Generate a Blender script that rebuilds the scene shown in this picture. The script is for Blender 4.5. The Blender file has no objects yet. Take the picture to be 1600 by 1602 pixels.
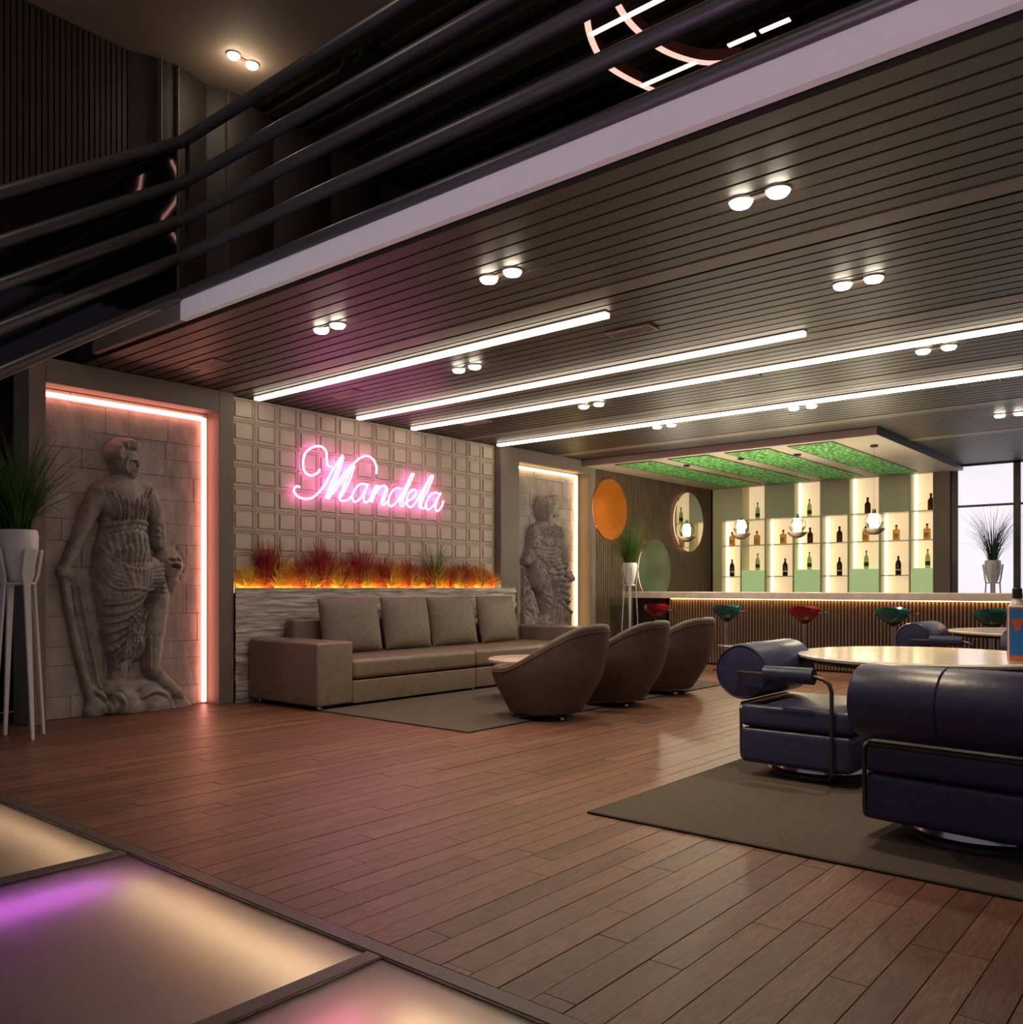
import bpy, bmesh, math, random
import numpy as np
from mathutils import Vector, Matrix, noise
from math import sin, cos, pi, radians, sqrt, atan2
random.seed(7)
C = bpy.context.scene.collection
sc = bpy.context.scene

# ------------------------------------------------------------------ camera
FP = 1359.0; CX = 800.0; CY = 918.0; EYE = 1.2; YAW = radians(40)
cam_d = bpy.data.cameras.new('camera'); cam = bpy.data.objects.new('camera', cam_d); C.objects.link(cam)
cam.location = (0, 0, EYE); cam.rotation_euler = (pi/2, 0, YAW)
cam_d.sensor_fit = 'HORIZONTAL'; cam_d.sensor_width = 36; cam_d.lens = FP/1600*36
cam_d.shift_y = (CY-801)/1600
cam_d.clip_start = .05; cam_d.clip_end = 200
sc.camera = cam
sc.view_settings.view_transform = 'Standard'; sc.view_settings.look = 'None'
sc.view_settings.exposure = 0.0; sc.view_settings.gamma = 1.0; sc.view_settings.use_curve_mapping = False
sc.cycles.max_bounces = 8; sc.cycles.diffuse_bounces = 3; sc.cycles.glossy_bounces = 3
sc.cycles.transmission_bounces = 6; sc.cycles.sample_clamp_indirect = 8.0

# ------------------------------------------------------------------ world
w = bpy.data.worlds.new('world'); sc.world = w; w.use_nodes = True
bgn = w.node_tree.nodes['Background']
bgn.inputs[0].default_value = (.92, .82, .94, 1); bgn.inputs[1].default_value = .14

# ------------------------------------------------------------------ lamps of the room and an added fill light, not meshes
def lamp(name, kind, loc, energy, col, **k):
    d = bpy.data.lights.new(name, kind); d.energy = energy; d.color = col
    for a, b in k.items(): setattr(d, a, b)
    o = bpy.data.objects.new(name, d); C.objects.link(o); o.location = loc
    return o
def aim(o, to):
    o.rotation_euler = (Vector(to)-o.location).to_track_quat('-Z', 'Y').to_euler()
WARM = (1.0, .78, .52)
# high spotlights over the dance floor (the double-height room around the viewer)
for (x, y) in ((-5.2, 1.6), (-2.2, .2), (1.6, 1.0)):
    o = lamp('dance_floor_lamp', 'POINT', (x, y, 5.3), 24, (1, .84, .76), shadow_soft_size=.12)

# added area light, unseen behind the viewer, brightens the pale mezzanine fascia
o = lamp('fascia_fill_light', 'AREA', (-3.0, -.9, .25), 6.5, (.95, .90, .97), shape='RECTANGLE', size=7.0, size_y=.06, spread=radians(26))
aim(o, (-3.0, 3.41, 3.36))

# pixel helpers used only to measure where things stand
VD = (-sin(YAW), cos(YAW)); RD = (cos(YAW), sin(YAW))
def ray(px, py):
    u = (px-CX)/FP
    return (VD[0]+u*RD[0], VD[1]+u*RD[1], -(py-CY)/FP)
def atX(px, py, x):
    r = ray(px, py); t = x/r[0]; return Vector((x, t*r[1], EYE+t*r[2]))
def atY(px, py, y):
    r = ray(px, py); t = y/r[1]; return Vector((t*r[0], y, EYE+t*r[2]))
def atZ(px, py, z):
    r = ray(px, py); t = (z-EYE)/r[2]; return Vector((t*r[0], t*r[1], z))

# ------------------------------------------------------------------ materials
def mat(name, col, rough=.5, metal=0, emit=None, es=0, **k):
    m = bpy.data.materials.new(name); m.use_nodes = True
    b = m.node_tree.nodes['Principled BSDF']
    b.inputs['Base Color'].default_value = (*col, 1); b.inputs['Roughness'].default_value = rough
    b.inputs['Metallic'].default_value = metal
    if emit: b.inputs['Emission Color'].default_value = (*emit, 1); b.inputs['Emission Strength'].default_value = es
    for a, v in k.items(): b.inputs[a.replace('_', ' ')].default_value = v
    return m
def N(m, t, **k):
    n = m.node_tree.nodes.new(t)
    for a, v in k.items(): setattr(n, a, v)
    return n
def noisy(m, c1, c2, scale=8, detail=5, stretch=(1, 1, 1), bump=0, rough=None, coord='Object', thr=(.35, .65), bdist=.01):
    nt = m.node_tree; b = nt.nodes['Principled BSDF']; L = nt.links.new
    tc = N(m, 'ShaderNodeTexCoord'); mp = N(m, 'ShaderNodeMapping'); mp.inputs['Scale'].default_value = stretch
    nz = N(m, 'ShaderNodeTexNoise'); nz.inputs['Scale'].default_value = scale; nz.inputs['Detail'].default_value = detail
    cr = N(m, 'ShaderNodeValToRGB'); cr.color_ramp.elements[0].position = thr[0]; cr.color_ramp.elements[1].position = thr[1]
    cr.color_ramp.elements[0].color = (*c1, 1); cr.color_ramp.elements[1].color = (*c2, 1)
    L(tc.outputs[coord], mp.inputs[0]); L(mp.outputs[0], nz.inputs[0]); L(nz.outputs[0], cr.inputs[0]); L(cr.outputs[0], b.inputs['Base Color'])
    if bump:
        bp = N(m, 'ShaderNodeBump'); bp.inputs['Strength'].default_value = bump; bp.inputs['Distance'].default_value = bdist
        L(nz.outputs[0], bp.inputs['Height']); L(bp.outputs[0], b.inputs['Normal'])
    return m
def emis(name, col, s):
    m = bpy.data.materials.new(name); m.use_nodes = True; nt = m.node_tree; nt.nodes.clear()
    e = nt.nodes.new('ShaderNodeEmission'); e.inputs[0].default_value = (*col, 1); e.inputs[1].default_value = s
    o = nt.nodes.new('ShaderNodeOutputMaterial'); nt.links.new(e.outputs[0], o.inputs[0]); return m

def wood_floor():
    m = mat('plank_wood', (.2, .08, .05), .43); nt = m.node_tree; b = nt.nodes['Principled BSDF']; L = nt.links.new
    tc = N(m, 'ShaderNodeTexCoord'); oi = N(m, 'ShaderNodeObjectInfo'); mp = N(m, 'ShaderNodeMapping')
    ad = N(m, 'ShaderNodeVectorMath', operation='ADD'); mu = N(m, 'ShaderNodeVectorMath', operation='SCALE')
    cb = N(m, 'ShaderNodeCombineXYZ')
    geo = N(m, 'ShaderNodeNewGeometry')
    # grain runs along world Y; each plank (object or island) shifts it
    sm = N(m, 'ShaderNodeMath', operation='ADD'); L(oi.outputs['Random'], sm.inputs[0]); L(geo.outputs['Random Per Island'], sm.inputs[1])
    L(sm.outputs[0], cb.inputs[0]); L(sm.outputs[0], cb.inputs[1]); L(sm.outputs[0], cb.inputs[2])
    L(cb.outputs[0], mu.inputs[0]); mu.inputs['Scale'].default_value = 37
    L(geo.outputs['Position'], ad.inputs[0]); L(mu.outputs[0], ad.inputs[1])
    mp.inputs['Scale'].default_value = (9, 1.1, 9); L(ad.outputs[0], mp.inputs[0])
    nz = N(m, 'ShaderNodeTexNoise'); nz.inputs['Scale'].default_value = 1.3; nz.inputs['Detail'].default_value = 3; nz.inputs['Distortion'].default_value = .6
    L(mp.outputs[0], nz.inputs[0])
    wv = N(m, 'ShaderNodeMath', operation='MULTIPLY'); L(nz.outputs[0], wv.inputs[0]); wv.inputs[1].default_value = 70
    sn = N(m, 'ShaderNodeMath', operation='SINE'); L(wv.outputs[0], sn.inputs[0])
    mr = N(m, 'ShaderNodeMapRange'); L(sn.outputs[0], mr.inputs[0]); mr.inputs[1].default_value = -1
    mr.inputs[3].default_value = .72; mr.inputs[4].default_value = 1.08
    fi = N(m, 'ShaderNodeTexNoise'); fi.inputs['Scale'].default_value = 60; fi.inputs['Detail'].default_value = 4
    mp2 = N(m, 'ShaderNodeMapping'); mp2.inputs['Scale'].default_value = (3, .12, 3); L(ad.outputs[0], mp2.inputs[0]); L(mp2.outputs[0], fi.inputs[0])
    mr2 = N(m, 'ShaderNodeMapRange'); L(fi.outputs[0], mr2.inputs[0]); mr2.inputs[1].default_value = .3; mr2.inputs[2].default_value = .7
    mr2.inputs[3].default_value = .75; mr2.inputs[4].default_value = 1.15
    cr = N(m, 'ShaderNodeValToRGB'); fr = N(m, 'ShaderNodeMath', operation='FRACT'); L(sm.outputs[0], fr.inputs[0]); L(fr.outputs[0], cr.inputs[0])
    cr.color_ramp.elements[0].color = (.128, .055, .034, 1); cr.color_ramp.elements[1].color = (.20, .091, .058, 1)
    m1 = N(m, 'ShaderNodeVectorMath', operation='SCALE'); L(cr.outputs[0], m1.inputs[0]); L(mr.outputs[0], m1.inputs['Scale'])
    m2 = N(m, 'ShaderNodeVectorMath', operation='SCALE'); L(m1.outputs[0], m2.inputs[0]); L(mr2.outputs[0], m2.inputs['Scale'])
    L(m2.outputs[0], b.inputs['Base Color'])
    bp = N(m, 'ShaderNodeBump'); bp.inputs['Strength'].default_value = .35; bp.inputs['Distance'].default_value = .002
    L(mr2.outputs[0], bp.inputs['Height']); L(bp.outputs[0], b.inputs['Normal'])
    return m
def marble(name, c1, c2, rough=.12):
    m = mat(name, c1, rough); return noisy(m, c1, c2, 5, 8, thr=(.3, .7))
def glassy(name, col, rough=0.02, ior=1.45, tr=1.0):
    m = mat(name, col, rough); b = m.node_tree.nodes['Principled BSDF']
    b.inputs['Transmission Weight'].default_value = tr; b.inputs['IOR'].default_value = ior; return m
def frosted():
    m = bpy.data.materials.new('frosted_floor_glass'); m.use_nodes = True; nt = m.node_tree; nt.nodes.clear(); L = nt.links.new
    rf = nt.nodes.new('ShaderNodeBsdfRefraction'); rf.inputs['IOR'].default_value = 1.12; rf.inputs['Roughness'].default_value = .42
    rf.inputs[0].default_value = (.95, .93, .95, 1)
    gl = nt.nodes.new('ShaderNodeBsdfGlossy'); gl.inputs['Roughness'].default_value = .3
    df = nt.nodes.new('ShaderNodeBsdfDiffuse'); df.inputs[0].default_value = (.35, .28, .27, 1)
    fr = nt.nodes.new('ShaderNodeFresnel'); fr.inputs[0].default_value = 1.35
    m0 = nt.nodes.new('ShaderNodeMixShader'); m0.inputs[0].default_value = .10; L(rf.outputs[0], m0.inputs[1]); L(df.outputs[0], m0.inputs[2])
    m1 = nt.nodes.new('ShaderNodeMixShader'); L(fr.outputs[0], m1.inputs[0]); L(m0.outputs[0], m1.inputs[1]); L(gl.outputs[0], m1.inputs[2])
    o = nt.nodes.new('ShaderNodeOutputMaterial'); L(m1.outputs[0], o.inputs[0]); return m
def blade(m):
    nt = m.node_tree; b = nt.nodes['Principled BSDF']; L = nt.links.new
    t = N(m, 'ShaderNodeBsdfTranslucent'); mx = N(m, 'ShaderNodeMixShader'); mx.inputs[0].default_value = .45
    L(b.inputs['Base Color'].links[0].from_socket, t.inputs[0]) if b.inputs['Base Color'].links else None
    out = [n for n in nt.nodes if n.type == 'OUTPUT_MATERIAL'][0]
    L(b.outputs[0], mx.inputs[1]); L(t.outputs[0], mx.inputs[2]); L(mx.outputs[0], out.inputs[0]); return m
def moss_mat():
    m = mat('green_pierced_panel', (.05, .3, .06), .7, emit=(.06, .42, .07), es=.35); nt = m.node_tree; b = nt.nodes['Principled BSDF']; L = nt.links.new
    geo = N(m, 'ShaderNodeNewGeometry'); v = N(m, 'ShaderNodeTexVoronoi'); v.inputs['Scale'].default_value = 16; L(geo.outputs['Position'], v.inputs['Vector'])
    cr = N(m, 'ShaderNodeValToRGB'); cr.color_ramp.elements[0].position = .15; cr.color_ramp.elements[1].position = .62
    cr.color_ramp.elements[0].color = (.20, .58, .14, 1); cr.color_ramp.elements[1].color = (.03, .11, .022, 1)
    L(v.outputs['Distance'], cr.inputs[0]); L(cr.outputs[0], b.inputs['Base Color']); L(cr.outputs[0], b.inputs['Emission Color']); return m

M = dict(
 floor=wood_floor(),
 slat=noisy(mat('dark_ceiling_slat', (.05, .04, .035), .48), (.028, .021, .017), (.040, .030, .0235), 3, 4, (1, 12, 12)),
 gap=mat('black_recess', (.004, .004, .004), .9),
 band=mat('ceiling_band', (.15, .115, .088), .5),
 fascia=mat('pale_fascia', (.80, .76, .80), .55),
 plaster=noisy(mat('taupe_plaster', (.16, .125, .11), .6), (.165, .13, .112), (.19, .15, .13), 3, 4),
 stone=noisy(mat('carved_stone', (.3, .26, .25), .8), (.27, .235, .235), (.36, .31, .30), 9, 8, bump=.5, bdist=.02),
 statue=noisy(mat('dark_carved_stone', (.3, .27, .26), .7), (.22, .19, .185), (.33, .29, .28), 9, 8, bump=.6, bdist=.02),
 stonew=noisy(mat('rough_stone_block', (.34, .30, .29), .85), (.30, .26, .255), (.40, .35, .335), 7, 8, (1, 1, .6), bump=.8, bdist=.03),
 tile=noisy(mat('beige_plaster_tile', (.5, .42, .36), .6), (.50, .415, .35), (.56, .47, .41), 6, 6, bump=.15),
 ledge=noisy(mat('rippled_grey_stone', (.4, .36, .34), .27), (.32, .28, .26), (.62, .56, .53), 3, 8, (1, 1.2, 9), bump=.9, bdist=.03),
 leather=noisy(mat('taupe_leather', (.2, .15, .115), .4), (.155, .116, .09), (.188, .142, .112), 14, 5, bump=.12),
 cushion=noisy(mat('cushion_fabric', (.2, .16, .13), .6), (.175, .138, .112), (.215, .170, .140), 20, 5, bump=.15),
 tub=noisy(mat('brown_suede', (.09, .05, .04), .6), (.064, .038, .031), (.086, .052, .042), 12, 5, bump=.1),
 tubin=mat('tub_inner', (.17, .11, .095), .55),
 blue=noisy(mat('navy_leather', (.03, .033, .085), .36), (.026, .029, .075), (.036, .039, .098), 25, 5, bump=.15),
 gun=mat('dark_metal_tube', (.13, .11, .1), .35, 1),
 steel=mat('polished_steel', (.65, .65, .68), .16, 1),
 blackm=mat('black_metal', (.02, .02, .022), .4, .3),
 rail=mat('black_pipe', (.10, .095, .10), .36, .6),
 dglass=mat('dark_tinted_glass', (.003, .003, .004), .04),
 rug=noisy(mat('rug_weave', (.12, .10, .085), .95), (.055, .041, .032), (.08, .06, .047), 60, 4, bump=.3),
 rugedge=mat('rug_binding', (.02, .018, .017), .9),
 marble=marble('pale_marble', (.78, .72, .66), (.90, .86, .80)),
 pinkm=marble('pink_marble', (.52, .38, .36), (.66, .52, .48), .25),
 white=mat('white_lacquer', (.62, .60, .60), .35),
 pot=mat('white_pot', (.66, .65, .66), .4),
 soil=mat('soil', (.03, .02, .015), .95),
 green=blade(noisy(mat('green_blade', (.05, .12, .02), .5), (.035, .085, .015), (.10, .19, .04), 6, 3)),
 dgreen=mat('dark_green_blade', (.03, .075, .025), .5),
 redg=blade(noisy(mat('crimson_blade', (.25, .02, .03), .5), (.30, .010, .03), (.55, .045, .05), 4, 3)),
 yelg=blade(noisy(mat('golden_blade', (.75, .42, .06), .5), (.85, .50, .05), (.95, .72, .14), 4, 3)),
 orng=blade(noisy(mat('orange_blade', (.7, .16, .02), .5), (.75, .16, .02), (.85, .34, .04), 4, 3)),
 woodwall=noisy(mat('walnut_slat', (.09, .055, .035), .5), (.06, .04, .026), (.13, .08, .05), 3, 6, (8, 8, .7)),
 darkwall=noisy(mat('dark_wall', (.03, .022, .02), .6), (.02, .0145, .013), (.036, .027, .024), 3, 6, (8, 8, .5)),
 bay=mat('smooth_dark_bay', (.022, .015, .014), .6),
 upceil=mat('brown_upper_ceiling', (.30, .22, .17), .7),
 bartop=noisy(mat('bar_top_stone', (.5, .4, .36), .3), (.50, .40, .36), (.62, .51, .46), 8, 6),
 barrib=mat('bar_rib', (.24, .17, .13), .5),
 cream=mat('cream_backlit_panel', (.75, .62, .45), .5, emit=(1.0, .74, .44), es=.62),
 divider=mat('shelf_divider', (.62, .60, .36), .4),
 shelf=mat('glass_shelf', (.66, .66, .46), .2),
 sage=mat('sage_panel', (.56, .60, .42), .35),
 mint=mat('mint_panel_added_glow', (.55, .80, .45), .35, emit=(.52, .70, .30), es=.42),  # emission added to brighten the mint cabinets, no lamp behind them
 canopy=mat('canopy_paint', (.42, .37, .30), .5),
 canopyf=mat('canopy_front', (.44, .33, .31), .5),
 moss=moss_mat(),
 mirror=mat('mirror', (.85, .85, .8), .02, 1),
 omirror=mat('mirror_painted_amber_reflection', (.60, .17, .02), .12, .45),  # amber base colour stands in for a reflection of the unbuilt room
 gmirror=mat('green_grey_mirror', (.14, .19, .14), .15, .5),
 pane=mat('frosted_window_pane', (.7, .7, .75), .3, emit=(.92, .90, 1.0), es=.86),
 frame=mat('window_frame', (.06, .042, .03), .4),
 pillar=mat('pillar_paint', (.20, .16, .12), .6),
 led=emis('warm_white_led', (1, .83, .62), 9),
 ledpink=emis('coral_led', (1, .34, .24), 8),
 ledwarm=emis('golden_led', (1, .66, .28), 7),
 ledbar=emis('amber_led', (1, .50, .15), 16),
 ledshelf=emis('shelf_led', (1, .86, .55), 2.6),
 neon=emis('pink_neon', (1, .20, .55), 10),
 spot=emis('spot_lens', (1, .86, .66), 45),
 grow=emis('planter_led', (1, .62, .16), 60),
 bulb=emis('pendant_bulb', (1, .92, .78), 8),
 mirled=emis('mirror_halo_led', (1, .5, .32), 4),
 uled=emis('upper_bar_led', (1, .84, .62), 1.6),
 uledp=emis('upper_arc_led', (1, .45, .36), 1.5),
 dledy=emis('floor_led_yellow', (1, .66, .34), 17),
 dledp=emis('floor_led_purple', (.80, .16, .9), 17),
 dledr=emis('floor_led_pink', (1, .22, .36), 13),
 boxw=mat('light_box_lining', (.8, .74, .72), .8),
 beam=mat('beam_paint', (.085, .068, .068), .4),
 amber=glassy('amber_glass', (.85, .42, .08), .05, tr=.6),
 wine=mat('wine_glass_dark', (.035, .012, .008), .12),
 ruby=mat('dark_red_glass', (.10, .01, .012), .12),
 lime=glassy('pale_green_glass', (.55, .75, .35), .05, tr=.5),
 cap=mat('bottle_cap', (.02, .015, .015), .4),
 paper=mat('paper_label', (.75, .66, .5), .7),
 gold=mat('gold_label', (.55, .35, .1), .5),
 clear=glassy('clear_glass', (.98, .99, .98), .0, 1.05),
 dish=mat('pendant_dish', (.045, .033, .02), .4),
 redsh=mat('red_acrylic', (.19, .004, .012), .1),
 tealsh=mat('teal_acrylic', (.006, .085, .085), .1),
 btlglass=mat('bottle_white_glass', (.75, .68, .6), .15),
 lblue=mat('label_blue', (.03, .22, .62), .5), lorange=mat('label_orange', (.65, .16, .05), .5),
 vent=mat('vent_metal', (.30, .22, .19), .5),
 brass=mat('brass_trim', (.16, .12, .09), .5, .3),
)

# ------------------------------------------------------------------ mesh helpers
class B:
    def __init__(s): s.bm = bmesh.new()
    def box(s, x0, x1, y0, y1, z0, z1, bev=0, seg=2, rot=None, piv=None):
        r = bmesh.ops.create_cube(s.bm, size=1); vs = r['verts']
        for v in vs:
            v.co = Vector((x0+(v.co.x+.5)*(x1-x0), y0+(v.co.y+.5)*(y1-y0), z0+(v.co.z+.5)*(z1-z0)))
        if rot is not None:
            p = Vector(piv) if piv else Vector(((x0+x1)/2, (y0+y1)/2, (z0+z1)/2))
            bmesh.ops.rotate(s.bm, verts=vs, cent=p, matrix=rot)
        if bev:
            es = list({e for v in vs for e in v.link_edges})
            bmesh.ops.bevel(s.bm, geom=es, offset=bev, segments=seg, profile=.6, affect='EDGES')
        return s
    def cyl(s, p0, p1, r0, r1=None, n=16, caps=True):
        if r1 is None: r1 = r0
        p0 = Vector(p0); p1 = Vector(p1); d = p1-p0
        q = d.to_track_quat('Z', 'Y').to_matrix()
        a = [s.bm.verts.new(p0+q@Vector((r0*cos(2*pi*i/n), r0*sin(2*pi*i/n), 0))) for i in range(n)]
        b = [s.bm.verts.new(p1+q@Vector((r1*cos(2*pi*i/n), r1*sin(2*pi*i/n), 0))) for i in range(n)]
        for i in range(n): s.bm.faces.new((a[i], a[(i+1) % n], b[(i+1) % n], b[i]))
        if caps: s.bm.faces.new(a[::-1]); s.bm.faces.new(b)
        return s
    def tube(s, pts, r, n=8, closed=False):
        pts = [Vector(p) for p in pts]; rings = []; m = len(pts); up = None
        for i, p in enumerate(pts):
            if closed: t = pts[(i+1) % m]-pts[i-1]
            else: t = pts[min(i+1, m-1)]-pts[max(i-1, 0)]
            t.normalize()
            if up is None:
                up = t.orthogonal().normalized()
            up = (up - t*up.dot(t))
            if up.length < 1e-5: up = t.orthogonal()
            up.normalize(); sd = t.cross(up)
            rr = r[i] if hasattr(r, '__len__') else r
            rings.append([s.bm.verts.new(p+up*rr*cos(2*pi*k/n)+sd*rr*sin(2*pi*k/n)) for k in range(n)])
        for i in range(m if closed else m-1):
            a = rings[i]; b = rings[(i+1) % m]
            for k in range(n): s.bm.faces.new((a[k], a[(k+1) % n], b[(k+1) % n], b[k]))
        if not closed: s.bm.faces.new(rings[0][::-1]); s.bm.faces.new(rings[-1])
        return s
    def lathe(s, prof, c=(0, 0, 0), n=20, sx=1, sy=1):
        rings = []
        for (r, z) in prof:
            if r < 1e-5: rings.append([s.bm.verts.new((c[0], c[1], c[2]+z))])
            else: rings.append([s.bm.verts.new((c[0]+r*sx*cos(2*pi*k/n), c[1]+r*sy*sin(2*pi*k/n), c[2]+z)) for k in range(n)])
        for a, b in zip(rings, rings[1:]):
            for k in range(n):
                k2 = (k+1) % n
                if len(a) == 1 and len(b) == 1: continue
                if len(a) == 1: s.bm.faces.new((a[0], b[k2], b[k]))
                elif len(b) == 1: s.bm.faces.new((a[k], a[k2], b[0]))
                else: s.bm.faces.new((a[k], a[k2], b[k2], b[k]))
        return s
    def grid(s, f, nu, nv, cu=False):
        g = [[s.bm.verts.new(f(i/(nu if cu else nu-1), j/(nv-1))) for j in range(nv)] for i in range(nu)]
        for i in range(nu if cu else nu-1):
            for j in range(nv-1):
                s.bm.faces.new((g[i][j], g[(i+1) % nu][j], g[(i+1) % nu][j+1], g[i][j+1]))
        return g
    def prism(s, pts, axis, a0, a1):
        def mk(p, a):
            return Vector((a, p[0], p[1])) if axis == 'x' else Vector((p[0], a, p[1])) if axis == 'y' else Vector((p[0], p[1], a))
        A = [s.bm.verts.new(mk(p, a0)) for p in pts]; Bq = [s.bm.verts.new(mk(p, a1)) for p in pts]; n = len(pts)
        s.bm.faces.new(A); s.bm.faces.new(Bq[::-1])
        for i in range(n): s.bm.faces.new((A[i], A[(i+1) % n], Bq[(i+1) % n], Bq[i]))
        return s
    def mesh(s, name, m, smooth=True, ang=35):
        bmesh.ops.recalc_face_normals(s.bm, faces=s.bm.faces)
        me = bpy.data.meshes.new(name); s.bm.to_mesh(me); s.bm.free()
        me.materials.append(m)
        if smooth:
            me.polygons.foreach_set('use_smooth', [True]*len(me.polygons)); me.set_sharp_from_angle(angle=radians(ang))
        me.update(); return me
def put(name, me, parent=None, loc=(0, 0, 0), rot=(0, 0, 0), sub=None):
    o = bpy.data.objects.new(name, me); C.objects.link(o); o.location = loc; o.rotation_euler = rot
    if parent: o.parent = parent
    return o
def part(b, name, m, parent=None, loc=(0, 0, 0), rot=(0, 0, 0), smooth=True, label=None):
    o = put(name, b.mesh(name, m, smooth), parent, loc, rot)
    if label: o['label'] = label
    return o
def tag(o, label, cat, group=None):
    o['label'] = label; o['category'] = cat
    if group: o['group'] = group
    return o
def thing(name, label, cat, loc=(0, 0, 0), rz=0, group=None):
    o = bpy.data.objects.new(name, None); C.objects.link(o); o.location = loc; o.rotation_euler = (0, 0, rz)
    o.empty_display_size = .2
    return tag(o, label, cat, group)
def struct(o, label=None):
    o['kind'] = 'structure'
    if label: o['label'] = label
    return o
def sempty(name, label=None, loc=(0, 0, 0)):
    o = bpy.data.objects.new(name, None); C.objects.link(o); o.location = loc; return struct(o, label)
KIDS = {}
def kids(o):
    return [c for c in bpy.data.objects if c.parent == o]
def dup(o, parent=None):
    c = o.copy(); C.objects.link(c); c.parent = parent
    for ch in kids(o): dup(ch, c)
    return c
def place(root, loc, rz, label, group=None):
    root.location = loc; root.rotation_euler = (0, 0, rz); root['label'] = label
    if group: root['group'] = group
    return root
ORD = ['first', 'second', 'third', 'fourth', 'fifth', 'sixth', 'seventh', 'eighth', 'ninth', 'tenth', 'eleventh', 'twelfth']

# ================================================================== SETTING
# ---- floor
floor = part(B().box(-9.2, 3.2, 1.97, 16.2, -.12, -.022), 'floor', M['gap'], smooth=False); struct(floor)
PW, PL = .121, 1.25
rects = []
nrow = int(9.2/PW)+1
for i in range(nrow):
    x = .6-i*PW; off = random.uniform(0, PL)
    y = 1.965-off
    while y < 15.75:
        ya, yb = max(y, 1.965), min(y+PL, 15.75)
        if yb-ya > .006 and x-PW > -8.45: rects.append((x-PW, x, ya, yb))
        y += PL
def vis(r):
    cx, cy = (r[0]+r[1])/2, (r[2]+r[3])/2
    d = cx*VD[0]+cy*VD[1]; l = cx*RD[0]+cy*RD[1]
    if d < .8: return 1e9
    px = CX+FP*l/d; py = CY+FP*EYE/d
    if px < -60 or px > 1700 or py > 1720: return 1e9
    if -2.6 < cx and 3.85 < cy < 8: return 1e8           # under the rug
    if cx < -4.9 and 5.3 < cy < 9.6: return 1e8
    return d
rects.sort(key=vis)
pm = B().box(0, PW-.004, 0, 1, -.02, 0).mesh('plank', M['floor'], False)
for r in rects[:300]:
    o = put('plank', pm, floor, (r[0], r[2], random.uniform(-.0008, .0008))); o.scale = (1, r[3]-r[2]-.004, 1)
b = B()
for r in rects[300:]: b.box(r[0], r[1]-.004, r[2], r[3]-.004, -.02, 0)
o = part(b, 'plank_field', M['floor'], floor, smooth=False); o['kind'] = 'stuff'

# ---- dance floor of lit glass
BY = 1.93
df = thing('dance_floor', 'sunken lit dance floor of frosted glass panels in dark frames', 'dance floor', (-3, 1.87, 0))
dl = Vector((-3, 1.87, 0))
XS = [-5.6, -3.875, -2.165, -.455, 1.25]
b = B().box(-5.75, 1.3, 1.885, 1.955, -.14, .006, .003, 1)
o = part(b, 'edge_beam', M['beam'], df, -dl)
for x in XS: part(B().box(x-.035, x+.035, -.75, 1.885, -.14, .004, .003, 1), 'cross_beam', M['beam'], df, -dl)
part(B().box(-5.75, 1.3, -.85, -.75, -.14, .012), 'edge_beam', M['beam'], df, -dl)
fg = frosted()
cols = [('y', None), ('y', 'p'), ('y', 'r'), ('y', 'p')]
for k in range(4):
    x0, x1 = XS[k]+.035, XS[k+1]-.035
    part(B().box(x0, x1, -.75, 1.885, -.016, -.004), 'glass_panel', fg, df, -dl, smooth=False)
    b = B()
    b.box(x0, x1, -.75, 1.885, -.36, -.34); b.box(x0-.03, x0, -.75, 1.865, -.34, -.14); b.box(x1, x1+.03, -.75, 1.865, -.34, -.14)
    b.box(x0, x1, 1.886, 1.90, -.34, -.14)
    bx = part(b, 'light_box', M['boxw'], df, -dl, smooth=False)
    part(B().box(x0+.12, x1-.02, 1.83, 1.85, -.335, -.20), 'led_strip', M['dledy'], bx)
    if cols[k][1]:
        part(B().box(x0+.02, x0+.04, -.6, 1.78, -.335, -.20), 'led_strip', M['dledp' if cols[k][1] == 'p' else 'dledr'], bx)

# ---- lower ceiling: slats, bands
CZ = 3.2
ceiling = part(B().box(-8.4, .6, 3.45, 16.2, CZ+.03, CZ+.12), 'ceiling', M['gap'], smooth=False); struct(ceiling)
groups = [(3.50, 4.82), (5.03, 6.76), (6.98, 8.53), (8.76, 10.47), (10.75, 12.44), (12.70, 15.6)]
sm_ = B().box(0, 1, 0, 1, 0, .03).mesh('slat', M['slat'], False)
for (a, c) in groups:
    n = round((c-a)/.132); p = (c-a)/n
    for i in range(n):
        o = put('slat', sm_, ceiling, (-8.3, a+i*p+.006, CZ)); o.scale = (8.9, p-.021, 1)
for (a, c) in ((4.83, 5.015), (6.77, 6.965), (8.54, 8.75), (10.48, 10.74), (12.45, 12.69)):
    part(B().box(-8.3, .6, a, c-.02, CZ-.004, CZ+.03), 'flat_band', M['band'], ceiling, smooth=False)
# ---- fascia of the mezzanine (trim_1) and slab
tr = part(B().box(-6.10, .8, 3.40, 3.45, CZ+.005, CZ+.158), 'trim_1', M['fascia'], smooth=False); struct(tr)
tr = part(B().box(-7.55, -6.102, 3.402, 3.45, CZ+.005, CZ+.156), 'trim_6', M['plaster'], smooth=False); struct(tr)
tr = part(B().box(-7.9, .8, 3.452, 16.2, CZ+.125, CZ+.156), 'trim_2', M['blackm'], smooth=False); struct(tr)

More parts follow.
